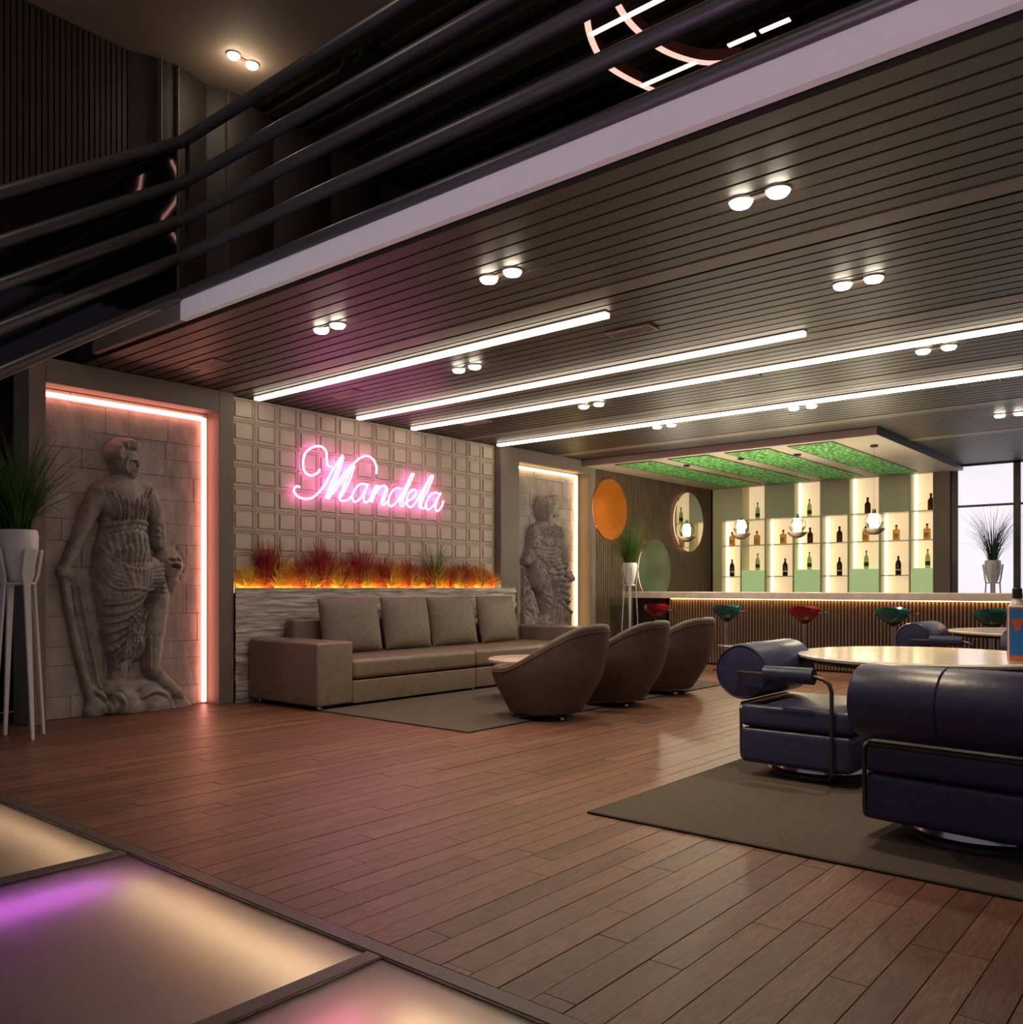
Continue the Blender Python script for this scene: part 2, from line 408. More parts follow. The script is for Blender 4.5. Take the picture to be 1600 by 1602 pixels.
# ---- tile wall (left wall behind the planter)
WX = -8.06
wl = part(B().box(WX-.25, WX-.04, 5.05, 9.28, 0, CZ), 'wall_left', M['tile'], smooth=False); struct(wl)
b = B()
tw, th = .278, .233
b.box(WX-.04, WX-.022, 0.004, tw-.004, .004, th-.004)
def frustum(b, x0, x1, y0, y1, z0, z1, t):
    v = [b.bm.verts.new(p) for p in ((x0, y0, z0), (x0, y1, z0), (x0, y1, z1), (x0, y0, z1), (x1, y0+t, z0+t), (x1, y1-t, z0+t), (x1, y1-t, z1-t), (x1, y0+t, z1-t))]
    for f in ((0, 1, 5, 4), (1, 2, 6, 5), (2, 3, 7, 6), (3, 0, 4, 7), (4, 5, 6, 7), (3, 2, 1, 0)): b.bm.faces.new([v[i] for i in f])
# raised rim around a recessed field holding a raised square
for (y0, y1, z0, z1) in ((.003, tw-.003, .003, .017), (.003, tw-.003, th-.017, th-.003), (.003, .018, .017, th-.017), (tw-.018, tw-.003, .017, th-.017)):
    b.box(WX-.022, WX-.008, y0, y1, z0, z1)
frustum(b, WX-.022, WX-.001, .042, tw-.042, .038, th-.038, .004)
tm = b.mesh('tile', M['tile'], False)
ny = 15; nz_ = 9
for i in range(ny):
    for j in range(nz_):
        z = CZ-(j+1)*th-.01
        put('tile', tm, wl, (random.uniform(-.004, .004), 5.07+i*tw, z))

# ---- portals
def portal(name, y0, y1, led, zt):
    """posts and lintel with a recessed stone block panel; y0..y1 outer faces"""
    r = sempty(name, None, (0, 0, 0))
    xf = -7.93; xb = -8.24
    return r, xf, xb
def blocks(parent, x, y0, y1, z0, z1, seed):
    rnd = random.Random(seed); z = z0
    while z < z1-.02:
        h = min(rnd.choice((.17, .2, .24, .28)), z1-z)
        y = y0
        while y < y1-.01:
            L_ = min(rnd.choice((.22, .3, .4, .52)), y1-y)
            if y1-y-L_ < .1: L_ = y1-y
            d = rnd.uniform(.0, .012)
            bb = B().box(x-.04, x+d, y+.001, y+L_-.001, z+.001, z+h-.001, .003, 1)
            part(bb, 'stone_block', M['stonew'], parent, smooth=False)
            y += L_
        z += h
p1 = sempty('trim_3')
for nm, (a, c) in (('post', (3.05, 3.192)), ('post', (4.868, 5.035))):
    part(B().box(-8.3, -7.97, a, c, 0, CZ+.0, .004, 1), nm, M['plaster'], p1)
part(B().box(-8.3, -7.97, 3.194, 4.866, 2.985, CZ, .004, 1), 'lintel', M['plaster'], p1)
part(B().box(-8.34, -8.245, 3.2, 4.88, 0, 3.0), 'back_slab', M['gap'], p1)
blocks(p1, -8.2, 3.194, 4.866, .002, 2.98, 3)
p2 = sempty('trim_4')
for nm, (a, c) in (('post', (9.27, 9.67)), ('post', (11.47, 11.61))):
    part(B().box(-8.3, -7.97, a, c, 0, CZ+.0, .004, 1), nm, M['plaster'], p2)
part(B().box(-8.3, -7.97, 9.672, 11.468, 3.01, CZ, .004, 1), 'lintel', M['plaster'], p2)
part(B().box(-8.34, -8.245, 9.6, 11.5, 0, 3.0), 'back_slab', M['gap'], p2)
blocks(p2, -8.2, 9.672, 11.468, .002, 3.0, 5)
def ledline(name, boxes, m, label):
    c = Vector(((boxes[0][0]+boxes[0][1])/2, (boxes[0][2]+boxes[0][3])/2, boxes[0][4]))
    r = thing(name, label, 'LED strip', c)
    for q in boxes: part(B().box(*q, .006, 1), 'light_tube', m, r, -c)
    return r
ledline('portal_led_strip', [(-8.175, -8.135, 4.785, 4.825, .02, 2.93), (-8.175, -8.135, 3.20, 4.785, 2.90, 2.94)], M['ledpink'], 'coral pink LED strip edging the left statue niche')
ledline('portal_led_strip', [(-8.175, -8.135, 11.30, 11.345, .02, 2.98), (-8.175, -8.135, 9.68, 11.30, 2.945, 2.985)], M['ledwarm'], 'golden white LED strip edging the far statue niche')

# ---- dark wall left of the first portal and behind
o = part(B().box(-9.2, -9.05, -3.5, 9.0, 0, 6.2), 'wall_far_left', M['darkwall'], smooth=False); struct(o)
# ---- walnut slat wall beside the bar
ww = part(B().box(-8.3, -8.03, 11.615, 16.1, 0, CZ), 'wall_bar_side', M['gap'], smooth=False); struct(ww)
b = B(); y = 11.63
while y < 15.65: b.box(-8.03, -8.0, y, y+.05, 0.01, CZ-.01); y += .062
o = part(b, 'wood_slats', M['woodwall'], ww, smooth=False); o['kind'] = 'stuff'
# ---- back wall with pillar and windows
bw = part(B().box(-8.3, -3.9, 16.1, 16.2, 0, CZ), 'wall_back', M['pillar'], smooth=False); struct(bw)
o = part(B().box(-3.925, -3.67, 15.62, 16.09, 0, CZ), 'trim_5', M['pillar'], smooth=False); struct(o)
win = sempty('window_1')
xs = [-3.615, -2.71, -1.75, -.8]
for x in xs: part(B().box(x-.05, x+.05, 15.66, 15.76, 0, CZ, .004, 1), 'mullion', M['frame'], win)
for x0, x1 in zip(xs, xs[1:]):
    part(B().box(x0+.05, x1-.05, 15.67, 15.75, 2.50, 2.535), 'transom', M['frame'], win, smooth=False)
    part(B().box(x0+.05, x1-.05, 15.70, 15.72, .05, 2.50), 'pane', M['pane'], win, smooth=False)
    part(B().box(x0+.05, x1-.05, 15.70, 15.72, 2.535, 3.17), 'pane', M['pane'], win, smooth=False)
part(B().box(-3.7, -.75, 15.66, 15.76, 3.17, CZ-.001), 'head_rail', M['frame'], win, smooth=False)
part(B().box(-3.7, -.75, 15.66, 15.76, 0, .05), 'sill_rail', M['frame'], win, smooth=False)

# ---- upper storey
UZ = 6.2
o = part(B().box(-8.2, 3, -2.5, 5.05, UZ, UZ+.1), 'ceiling_upper', M['upceil'], smooth=False); struct(o)
o = part(B().box(-8.2, 3, 5.052, 12.2, UZ-.02, UZ+.08), 'ceiling_mezzanine', M['darkwall'], smooth=False); struct(o)
b = B(); y = 5.1
while y < 12: b.box(-8.1, 3, y, y+.10, UZ-.06, UZ-.02); y += .22
so = part(b, 'ceiling_slats', M['darkwall'], o, smooth=False); so['kind'] = 'stuff'
uw = part(B().box(-8.2, -7.98, -2.5, 12.2, CZ+.17, UZ-.001), 'wall_upper_left', M['darkwall'], smooth=False); struct(uw)
b = B(); y = -2.4
while y < 3.85: b.box(-7.98, -7.93, y, y+.034, CZ+.18, UZ-.003); y += .05
# undulating plain bay at the end of the fluted run
so = part(b, 'fluting', M['darkwall'], uw, smooth=False); so['kind'] = 'stuff'
b = B()
pts = []
for i in range(41):
    t = i/40; pts.append((-7.93+.09*abs(sin(4*pi*t))+.06*sin(pi*t), 3.9+3.1*t))
outl = pts+[(-7.979, 7.02), (-7.979, 3.88)]
b.prism(outl, 'z', CZ+.18, UZ-.004)
part(b, 'curved_bay', M['bay'], uw)
for y in (4.14, 4.31, 4.84): part(B().box(-7.90, -7.765, y, y+.008, CZ+.2, UZ-.01), 'brass_strip', M['brass'], uw, smooth=False)
o = part(B().box(-8.2, 3, 12.1, 12.25, CZ+.17, UZ-.1), 'wall_upper_back', M['darkwall'], smooth=False); struct(o)
b = B(); x = -7.9
while x < 3: b.box(x, x+.12, 12.05, 12.1, CZ+.18, UZ-.1); x += .3
so = part(b, 'wall_slats', M['darkwall'], o, smooth=False); so['kind'] = 'stuff'

# ================================================================== CEILING LIGHTS
def downlight():
    r = thing('ceiling_spotlight', '', 'ceiling light', (0, 0, 0), 0, 'paired spotlights in the slatted ceiling')
    part(B().box(-.06, .06, -.02, .02, -.010, 0, .004, 1), 'mounting_plate', M['band'], r)
    for s in (-.1, .1):
        rg = part(B().lathe([(.056, 0), (.066, 0), (.064, -.010), (.056, -.012), (.056, 0)], (s, 0, 0), 20), 'trim_ring', M['vent'], r)
        part(B().lathe([(0, -.002), (.054, -.002), (.054, -.022), (.045, -.032), (0, -.036)], (s, 0, 0), 20), 'lens', M['spot'], rg)
    return r
dl0 = downlight(); used = False
rows = [(4.205, (-1.88, -3.62, -5.35), 'nearest the pale fascia'), (5.79, (-1.91, -3.66 if 0 else None, -5.39), 'just behind the first flat ceiling band'),
        (7.84, (-1.95, None, -5.44), 'between the second and third ceiling bands'), (9.43, (None, -3.71, -5.45), 'just beyond the farthest long light strip'), (11.36, (-2.04,), 'near the windows')]
for y, xs_, nm in rows:
    for k, x in enumerate(xs_):
        if x is None: continue
        o = dl0 if not used else dup(dl0); used = True
        side = ('right', 'middle', 'left')[k]
        place(o, (x, y, CZ-.001), 0, '%s pair of round spotlights in the row %s' % (side, nm) if len(xs_) > 1 else 'lone pair of round spotlights in the ceiling %s' % nm)
        l = lamp('spot_lamp', 'SPOT', (x, y, CZ-.05), 140, WARM, spot_size=radians(105), spot_blend=.9, shadow_soft_size=.06)
o = dup(dl0); place(o, (-7.24, 4.67, UZ-.001), pi/2, 'pair of bright round spotlights in the brown upper ceiling', 'paired spotlights in the upper ceiling')
l = lamp('spot_lamp', 'POINT', (-7.24, 4.67, UZ-.22), 4.5, WARM, shadow_soft_size=.08)
# long light strips
for (y, xa, xb, nm) in ((5.275, -7.93, -3.51, 'shortest of the four warm white ceiling light strips, nearest the viewer'), (6.65, -7.93, -2.59, 'second warm white ceiling light strip, ending before the windows side'),
                        (7.52, -7.93, .4, 'third warm white ceiling light strip, running out of view'), (9.155, -7.93, -1.53, 'farthest warm white ceiling light strip, above the far statue niche')):
    r = thing('ceiling_light_strip', nm, 'light strip', (xa, y, CZ), 0, 'long light strips on the slatted ceiling')
    part(B().box(0, xb-xa, -.042, .042, -.012, 0, .003, 1), 'housing', M['vent'], r)
    part(B().box(.01, xb-xa-.01, -.037, .037, -.045, -.012, .01, 2), 'diffuser', M['led'], r)
# vents
def vent():
    r = thing('ceiling_vent', '', 'vent', (0, 0, 0), 0, 'slotted vents in the slatted ceiling')
    b = B()
    for q in ((-.2, .2, -.075, -.06), (-.2, .2, .06, .075), (-.2, -.18, -.06, .06), (.18, .2, -.06, .06)): b.box(q[0], q[1], q[2], q[3], -.012, 0)
    part(b, 'frame', M['vent'], r)
    for i in range(12):
        x = -.17+i*.031; part(B().box(x, x+.016, -.06, .06, -.01, -.002), 'louvre', M['vent'], r, smooth=False)
    return r
v0 = vent(); used = False
for (x, y, nm) in ((-3.64, 5.8, 'slotted ceiling vent beyond the end of the shortest light strip'), (-7.09, 4.21, 'slotted ceiling vent above the left statue niche'), (-7.08, 5.77, 'slotted ceiling vent between the first two light strips by the tile wall'),
                   (-7.1, 7.79, 'slotted ceiling vent between the third and fourth light strips by the tile wall'), (-3.67, 7.74, 'slotted ceiling vent in mid room behind the third light strip'), (-1.96, 9.41, 'slotted ceiling vent at right beyond the farthest light strip')):
    o = v0 if not used else dup(v0); used = True; place(o, (x, y, CZ-.001), 0, nm)

# ================================================================== RAILING
rl = thing('mezzanine_railing', 'black five-pipe railing along the mezzanine edge bending down to the left', 'railing', (-6.11, 3.41, 3.36))
ro = Vector((-6.11, 3.41, 3.36))
for z in (4.545, 4.23, 3.955, 3.675, 3.392):
    h = B().tube([Vector(q)-ro for q in ((.9, 3.41, z), (-6.06, 3.41, z), (-6.09, 3.408, z-.002), (-6.108, 3.39, z-.012), (-6.11, 3.36, z-.03), (-6.11, -.2, z-3.61*.655))], .043, 14)
    part(h, 'rail', M['rail'], rl)
b = B()
x0, x1 = -6.165, -6.157
b.prism([(3.40, 3.40), (3.40, 4.53), (-.2, 4.53-3.6*.655), (-.2, 3.40-3.6*.655)], 'x', x0, x1)
part(b, 'glass_panel', M['dglass'], rl, -ro, smooth=False, label='dark glass panel behind the sloping pipes')
for x in (-6.11, .85):
    part(B().box(x-.012, x+.012, 3.452, 3.475, 3.357, 4.56), 'post', M['blackm'], rl, -ro)

# ================================================================== UPPER HANGING LIGHTS
def plan(pts, z): return [atZ(px, py, z) for px, py in pts]
HZ = 5.75
def arcs(pts):
    # smooth polyline (Catmull-Rom)
    P = [Vector(p) for p in pts]; P = [2*P[0]-P[1]]+P+[2*P[-1]-P[-2]]; out = []
    for i in range(1, len(P)-2):
        for k in range(8):
            t = k/8; a, b_, c, d = P[i-1], P[i], P[i+1], P[i+2]
            out.append(.5*((2*b_)+(c-a)*t+(2*a-5*b_+4*c-d)*t*t+(3*b_-a-3*c+d)*t**3))
    out.append(P[-2]); return out
def ribbon(b, line, w_, h):
    """upright band following a line: w_ thick, h tall"""
    n = len(line); rows_ = []
    for i, p in enumerate(line):
        t = (line[min(i+1, n-1)]-line[max(i-1, 0)]); t.z = 0; t.normalize(); s = Vector((-t.y, t.x, 0))*w_/2
        rows_.append([b.bm.verts.new(p+s), b.bm.verts.new(p-s), b.bm.verts.new(p-s+Vector((0, 0, h))), b.bm.verts.new(p+s+Vector((0, 0, h)))])
    for r1, r2 in zip(rows_, rows_[1:]):
        for k in range(4): b.bm.faces.new((r1[k], r1[(k+1) % 4], r2[(k+1) % 4], r2[k]))
    b.bm.faces.new(rows_[0]); b.bm.faces.new(rows_[-1][::-1]); return b
redp = mat('fixture_side_painted_glow', (.20, .05, .04), .6)  # pink light on the housing sides, put into their base colour
for nm, pts, lab in (('arc', [(925, -40), (918, 25), (928, 70), (952, 105), (1005, 135), (1055, 152), (1120, 160)], 'outer curved coral light band hanging over the mezzanine'),
                     ('arc', [(940, -60), (966, 8), (996, 48), (1042, 82), (1100, 99), (1160, 96)], 'inner curved coral light band hanging over the mezzanine')):
    ln = arcs(plan(pts, HZ)); r = thing('curved_pendant_light', lab, 'hanging light', ln[0], 0, 'curved lights over the mezzanine')
    part(ribbon(B(), [p+Vector((0, 0, .012)) for p in ln], .045, .10), 'housing', redp, r, -ln[0])
    part(ribbon(B(), ln, .05, .011), 'diffuser', M['uledp'], r, -ln[0])
    for p in (ln[4], ln[-5]): part(B().cyl(p+Vector((0, 0, .17)), Vector((p.x, p.y, UZ-.02)), .004, n=6), 'cable', M['blackm'], r, -ln[0])
hid = emis('arc_led_over_dance_floor', (1, .45, .36), 9)
for pts, lab in (([(226, 250), (222, 270), (217, 300), (206, 312)], 'short curved coral light band over the dance floor, mirrored in the dark stair glass'),
                 ([(268, 252), (279, 280), (277, 310), (262, 333), (255, 345), (270, 366), (285, 385), (302, 380)], 'long curved coral light band over the dance floor, mirrored in the dark stair glass')):
    ln = arcs([Vector((2*-6.157-q.x, q.y, q.z)) for q in plan(pts, HZ)])
    r = thing('curved_pendant_light', lab, 'hanging light', ln[0], 0, 'curved lights over the dance floor')
    part(ribbon(B(), [p+Vector((0, 0, .012)) for p in ln], .022, .10), 'housing', redp, r, -ln[0])
    part(ribbon(B(), ln, .022, .011), 'diffuser', hid, r, -ln[0])
    for p in (ln[2], ln[-3]): part(B().cyl(p+Vector((0, 0, .11)), Vector((p.x, p.y, UZ)), .004, n=6), 'cable', M['blackm'], r, -ln[0])
for a, c, lab in (((923, 56), (1036, -4), 'straight warm light bar crossing the curved lights'), ((1003, 136), (1088, 97), 'straight warm light bar joining the two curved lights'),
                  ((1139, 73), (1181, 55), 'short warm light bar right of the curved lights'), ((1189, 51), (1236, 32), 'last short warm light bar nearest the fascia')):
    p, q = plan([a, c], HZ-.012)
    q = Vector((q.x, p.y+(q.y-p.y)*.3, q.z))
    r = thing('straight_pendant_light', lab, 'hanging light', p, 0, 'straight light bars over the mezzanine')
    part(ribbon(B(), [p+Vector((0, 0, .0)), q+Vector((0, 0, 0))], .045, .012), 'diffuser', M['uled'], r, -p)
    part(ribbon(B(), [p+Vector((0, 0, .0125)), q+Vector((0, 0, .0125))], .045, .05), 'housing', M['blackm'], r, -p)
    for t in (.2, .8):
        m_ = p.lerp(q, t); part(B().cyl(m_+Vector((0, 0, .06)), Vector((m_.x, m_.y, UZ-.02)), .003, n=6), 'cable', M['blackm'], r, -p)
# dim unlit twin spot on the dark ceiling
p = atZ(560, 85, UZ-.10)
r = thing('track_spotlight', 'unlit black twin spotlight under the dark upper ceiling', 'ceiling light', p)
part(B().box(-.2, .2, -.02, .02, .005, .04), 'track_bar', M['blackm'], r)
for s in (-.13, .13):
    part(B().cyl((s, -.02, 0), (s+.03, -.05, -.13), .05, .055, 16), 'lamp_head', M['blackm'], r)
# dim lounge chairs on the mezzanine seen over its edge
def highback():
    r = thing('lounge_chair', '', 'chair', (0, 0, 0), 0, 'dim lounge chairs on the mezzanine')
    mm = M['darkwall']
    def shell(u, v):
        a = radians(-115+230*u); z = .35+v*(.55+.25*cos(a)); rr = .40+.05*v
        return Vector((rr*sin(a), rr*cos(a)+.12*v, z))
    b = B(); g = b.grid(shell, 21, 8)
    bmesh.ops.solidify(b.bm, geom=b.bm.faces[:], thickness=.05)
    part(b, 'backrest', mm, r)
    part(B().lathe([(0, .33), (.36, .33), (.4, .37), (.4, .43), (.34, .47), (0, .47)], n=24), 'seat', M['tub'], r)
    for k in range(4):
        a = pi/4+k*pi/2; part(B().cyl((.3*cos(a), .3*sin(a), 0), (.2*cos(a), .2*sin(a), .34), .014, n=8), 'leg', M['blackm'], r)
    return r
c0 = highback()
place(c0, (-5.0, 6.6, 3.357), radians(200), 'dim brown lounge chair behind the railing, nearer the stairs')
o = dup(c0); place(o, (-3.75, 6.4, 3.357), radians(160), 'dim brown lounge chair behind the railing, below the curved lights')

# ================================================================== STATUES
def smax(a, b_, k): 
    h = np.clip(.5+.5*(a-b_)/k, 0, 1); return b_*(1-h)+a*h+k*h*(1-h)
def relief(name, label, px2, x0, y0, y1, z0, z1, res, caps, folds, flats, m, wrinkle=None):
    """height field of capsules, cut to its outline, on the plane x = x0"""
    ys = np.arange(y0, y1, res); zs = np.arange(z0, z1, res); Yg, Zg = np.meshgrid(ys, zs, indexing='ij')
    Hh = np.full(Yg.shape, -.2)
    def segd(p, q):
        ax, ay = p; bx, by = q; dx, dy = bx-ax, by-ay; L2 = dx*dx+dy*dy+1e-9
        t = np.clip(((Yg-ax)*dx+(Zg-ay)*dy)/L2, 0, 1)
        return np.sqrt((Yg-ax-t*dx)**2+(Zg-ay-t*dy)**2), t
    for (pts, rad, base, k) in caps:
        P = [px2(*p) for p in pts]
        for i in range(max(1, len(P)-1)):
            q = P[i+1] if len(P) > 1 else P[0]
            d, t = segd(P[i], q)
            ra = rad[i] if hasattr(rad, '__len__') else rad; rb = rad[min(i+1, len(rad)-1)] if hasattr(rad, '__len__') else rad
            R_ = ra*(1-t)+rb*t
            h = np.where(d < R_, base+np.sqrt(np.maximum(R_*R_-d*d, 0))*.75, base*1.0-(d-R_)*3)
            Hh = smax(Hh, h, k)
    for (poly, hgt) in flats:
        P = [px2(*p) for p in poly]; ins = np.zeros(Yg.shape, bool); n = len(P)
        dm = np.full(Yg.shape, 9.0)
        for i in range(n):
            (ax, ay), (bx, by) = P[i], P[(i+1) % n]
            c = ((ay > Zg) != (by > Zg)) & (Yg < (bx-ax)*(Zg-ay)/(by-ay+1e-9)+ax); ins ^= c
            d, _ = segd(P[i], P[(i+1) % n]); dm = np.minimum(dm, d)
        h = np.where(ins, hgt-.03+np.minimum(dm, .05)*.6, -.2); Hh = smax(Hh, h, .01)
    inside = Hh > .012
    F = np.zeros(Yg.shape)
    for (pts, wd, a) in folds:
        P = [px2(*p) for p in pts]
        P3 = arcs([Vector((p[0], p[1], 0)) for p in P]) if len(P) > 2 else [Vector((p[0], p[1], 0)) for p in P]
        dm = np.full(Yg.shape, 9.0)
        for i in range(0, len(P3)-1, 2):
            q = P3[min(i+2, len(P3)-1)]
            d, _ = segd((P3[i].x, P3[i].y), (q.x, q.y)); dm = np.minimum(dm, d)
        F = F+a*np.exp(-(dm/wd)**2)-a*.45*np.exp(-((dm-wd*1.7)/(wd*.8))**2)
    nz = np.array([[noise.noise(Vector((yy*14, zz*14, 3)))*.006+noise.noise(Vector((yy*35, zz*35, 9)))*.003 for zz in zs] for yy in ys])
    if wrinkle:
        def rg(yy, zz):
            wx = noise.noise(Vector((yy*3, zz*3, 21)))*.5; q = yy*1.0+wx*.35+(zz-1.3)*.25*math.sin(zz*2.3)
            v = 1-abs(noise.noise(Vector((q*22, zz*3.6+wx, 5))))*2.2; u = 1-abs(noise.noise(Vector((q*38, zz*7+wx, 15))))*2.2
            return max(v, -.4)*.6+max(u, -.4)*.4
        lo, hi = wrinkle[1]
        mk = np.ones(Yg.shape)
        if len(wrinkle) > 2:
            P = [px2(*p) for p in wrinkle[2]]; ins = np.zeros(Yg.shape, bool); dm = np.full(Yg.shape, 9.0)
            for i in range(len(P)):
                (ax, ay), (bx, by) = P[i], P[(i+1) % len(P)]
                ins ^= ((ay > Zg) != (by > Zg)) & (Yg < (bx-ax)*(Zg-ay)/(by-ay+1e-9)+ax)
                d, _ = segd(P[i], P[(i+1) % len(P)]); dm = np.minimum(dm, d)
            mk = np.clip(.5+np.where(ins, dm, -dm)/.08, 0, 1)
        nz = nz+wrinkle[0]*mk*np.array([[rg(yy, zz)*min(1, max(0, (zz-lo)/.15))*min(1, max(0, (hi-zz)/.12)) for zz in zs] for yy in ys])
    Hh = Hh+np.where(inside, F+nz, 0); Hh = np.where(inside, np.maximum(Hh, .015), Hh)
    bm = bmesh.new(); V = {}
    ni, nj = Yg.shape
    def vt(i, j, top):
        k = (i, j, top)
        if k not in V: V[k] = bm.verts.new((x0+(Hh[i, j] if top else 0), Yg[i, j], Zg[i, j]))
        return V[k]
    ins = inside
    cell = ins[:-1, :-1] & ins[1:, :-1] & ins[1:, 1:] & ins[:-1, 1:]
    for i in range(ni-1):
        for j in range(nj-1):
            if not cell[i, j]: continue
            bm.faces.new((vt(i, j, 1), vt(i+1, j, 1), vt(i+1, j+1, 1), vt(i, j+1, 1)))
            for (di, dj, e) in ((-1, 0, ((i, j), (i, j+1))), (1, 0, ((i+1, j+1), (i+1, j))), (0, -1, ((i+1, j), (i, j))), (0, 1, ((i, j+1), (i+1, j+1)))):
                a_, b_ = i+di, j+dj
                if not (0 <= a_ < ni-1 and 0 <= b_ < nj-1 and cell[a_, b_]):
                    (p, q) = e; bm.faces.new((vt(*p, 1), vt(*q, 1), vt(*q, 0), vt(*p, 0)))
    me = bpy.data.meshes.new(name); bm.to_mesh(me); bm.free(); me.materials.append(m)
    me.polygons.foreach_set('use_smooth', [True]*len(me.polygons)); me.set_sharp_from_angle(angle=radians(60))
    o = put(name, me); tag(o, label, 'statue'); return o
def s1(x, y):
    p = atX(80+x/3.408, 660+y/3.408, -8.08); return (p.y, p.z)
caps = [
 ([(405, 215), (400, 195)], [.115, .12], .10, .02),               # skull
 ([(418, 245), (430, 270)], [.085, .06], .135, .02),              # face / jaw
 ([(415, 300), (410, 340)], [.075, .09], .08, .03),               # neck
 ([(300, 375), (380, 350), (500, 355)], [.10, .11, .10], .07, .05), # shoulders
 ([(400, 420), (405, 520), (400, 600)], [.23, .22, .21], .03, .05), # torso
 ([(330, 450), (345, 470)], [.10, .10], .13, .04), ([(450, 450), (455, 475)], [.10, .10], .13, .04), # breast
 ([(400, 640), (400, 760), (420, 850)], [.24, .27, .26], .03, .06), # hips
 ([(380, 860), (400, 1000), (415, 1180)], [.24, .22, .20], .02, .06), # skirt
 ([(330, 700), (330, 900), (360, 1120)], [.15, .15, .12], .03, .06),
 ([(520, 800), (570, 930)], [.15, .12], .10, .05), ([(572, 935), (560, 1100), (550, 1300)], [.115, .10, .065], .10, .03), # bent bare leg
 ([(560, 1330), (620, 1390), (690, 1450)], [.06, .055, .045], .10, .03), # foot
 ([(390, 1180), (385, 1300), (375, 1400)], [.10, .09, .08], .05, .03), # standing leg
 ([(280, 375), (225, 480), (190, 560)], [.075, .07, .06], .07, .03), ([(190, 560), (145, 670), (100, 770)], [.06, .05, .04], .06, .02), # arm
 ([(85, 800), (110, 815)], [.055, .05], .05, .02),                 # hand
 ([(88, 830), (115, 980), (150, 1160), (225, 1450), (245, 1560)], [.034, .034, .036, .04, .045], .04, .01), # staff
 ([(540, 375), (575, 470), (590, 560)], [.075, .07, .06], .06, .03), ([(590, 560), (590, 650)], [.055, .05], .09, .03),
 ([(640, 740), (655, 770)], [.125, .12], .06, .02), ([(665, 850), (660, 880)], [.07, .05], .05, .03),  # lion mask
 ([(270, 1450), (260, 1540)], [.09, .11], .03, .04), ([(400, 1480), (430, 1520)], [.12, .14], .08, .05), ([(540, 1480), (560, 1520)], [.15, .17], .08, .05), ([(690, 1500), (710, 1530)], [.10, .11], .05, .05),
 ([(330, 1420), (500, 1420), (640, 1440)], [.07, .09, .08], .06, .04), ([(300, 1530), (720, 1545)], [.05, .05], .10, .05),
]
rnd = random.Random(4)
for k in range(30):                                              # curls of hair
    a = rnd.uniform(pi*.22, pi*1.15); caps.append(([(408+58*cos(a), 150-55*sin(a)+18), (408+50*cos(a), 150-48*sin(a)+30)], [.026, .018], .15+.03*(k % 2), .004))
for k in range(34):                                              # mane of the mask
    a = rnd.uniform(-1.4, 2.2); caps.append(([(650+55*cos(a), 755-75*sin(a)), (650+85*cos(a), 755-105*sin(a))], [.028, .014], .05, .008))
folds = []
for k in range(9):   # bodice
    x = 290+k*31; y = 352+(4-abs(k-4))*22; folds.append(([(x, y), (405+(x-405)*.80, 445+8*(k % 2)), (405+(x-405)*.72, 515)], .010+.003*(k % 2), .022))
folds += [([(265, 560), (340, 545), (420, 535), (500, 545), (570, 580)], .022, .035), ([(270, 590), (350, 570), (430, 560), (510, 575), (575, 610)], .016, .025)]
for k in range(9): x = 290+k*32; folds.append(([(x, 600), (x+10, 680), (400+(x-400)*.8, 740)], .012, .018))
for k in range(7): folds.append(([(245, 640+k*26), (320, 740+k*24), (430, 790+k*16), (590, 760+k*24)], .016, .028))
for k in range(8): folds.append(([(585-k*9, 850+k*12), (500-k*7, 905+k*30), (390-k*4, 960+k*42), (285+k*7, 975+k*50)], .013+.005*(k % 2), .030))
for k in range(6): folds.append(([(500-k*20, 980+k*14), (478-k*16, 1110), (455-k*18, 1230+k*10)], .013, .024))
for k in range(6): folds.append(([(420+k*20, 1150), (430+k*18, 1250), (425+k*20, 1360)], .014, .022))
folds += [([(480, 1460), (540, 1430), (620, 1460), (650, 1540)], .025, .03), ([(360, 1460), (380, 1500), (370, 1560)], .02, .03), ([(250, 1440), (300, 1480), (320, 1560)], .018, .03),
          ([(412, 216), (430, 218)], .008, -.020), ([(450, 214), (460, 215)], .006, -.016), ([(404, 203), (432, 206)], .007, .012), ([(440, 208), (447, 243)], .010, .030), ([(428, 258), (452, 260)], .005, -.014), ([(432, 268), (450, 268)], .006, .014), ([(395, 190), (380, 240), (395, 270)], .012, .016),
          ([(625, 735), (640, 740)], .016, -.03), ([(668, 735), (680, 742)], .014, -.03), ([(640, 770), (665, 775)], .018, -.06),
          ([(170, 880), (200, 1050), (240, 1250), (275, 1420)], .014, .02)]
flats = [([(125, 800), (240, 760), (262, 880), (290, 1080), (320, 1250), (310, 1440), (235, 1440), (170, 1170)], .04)]
relief('statue_relief', 'grey stone relief of a robed standing woman with staff, in the left niche', s1, -8.20, 3.36, 4.78, .004, 2.62, .0085, caps, folds, flats, M['statue'], (.020, (.35, 2.05), [(285, 350), (545, 350), (590, 600), (620, 780), (560, 870), (500, 980), (475, 1360), (335, 1370), (245, 1000), (240, 640)]))
def s2(x, y):
    p = atX(790+x/5.34, 700+y/5.34, -8.08); return (p.y, p.z)
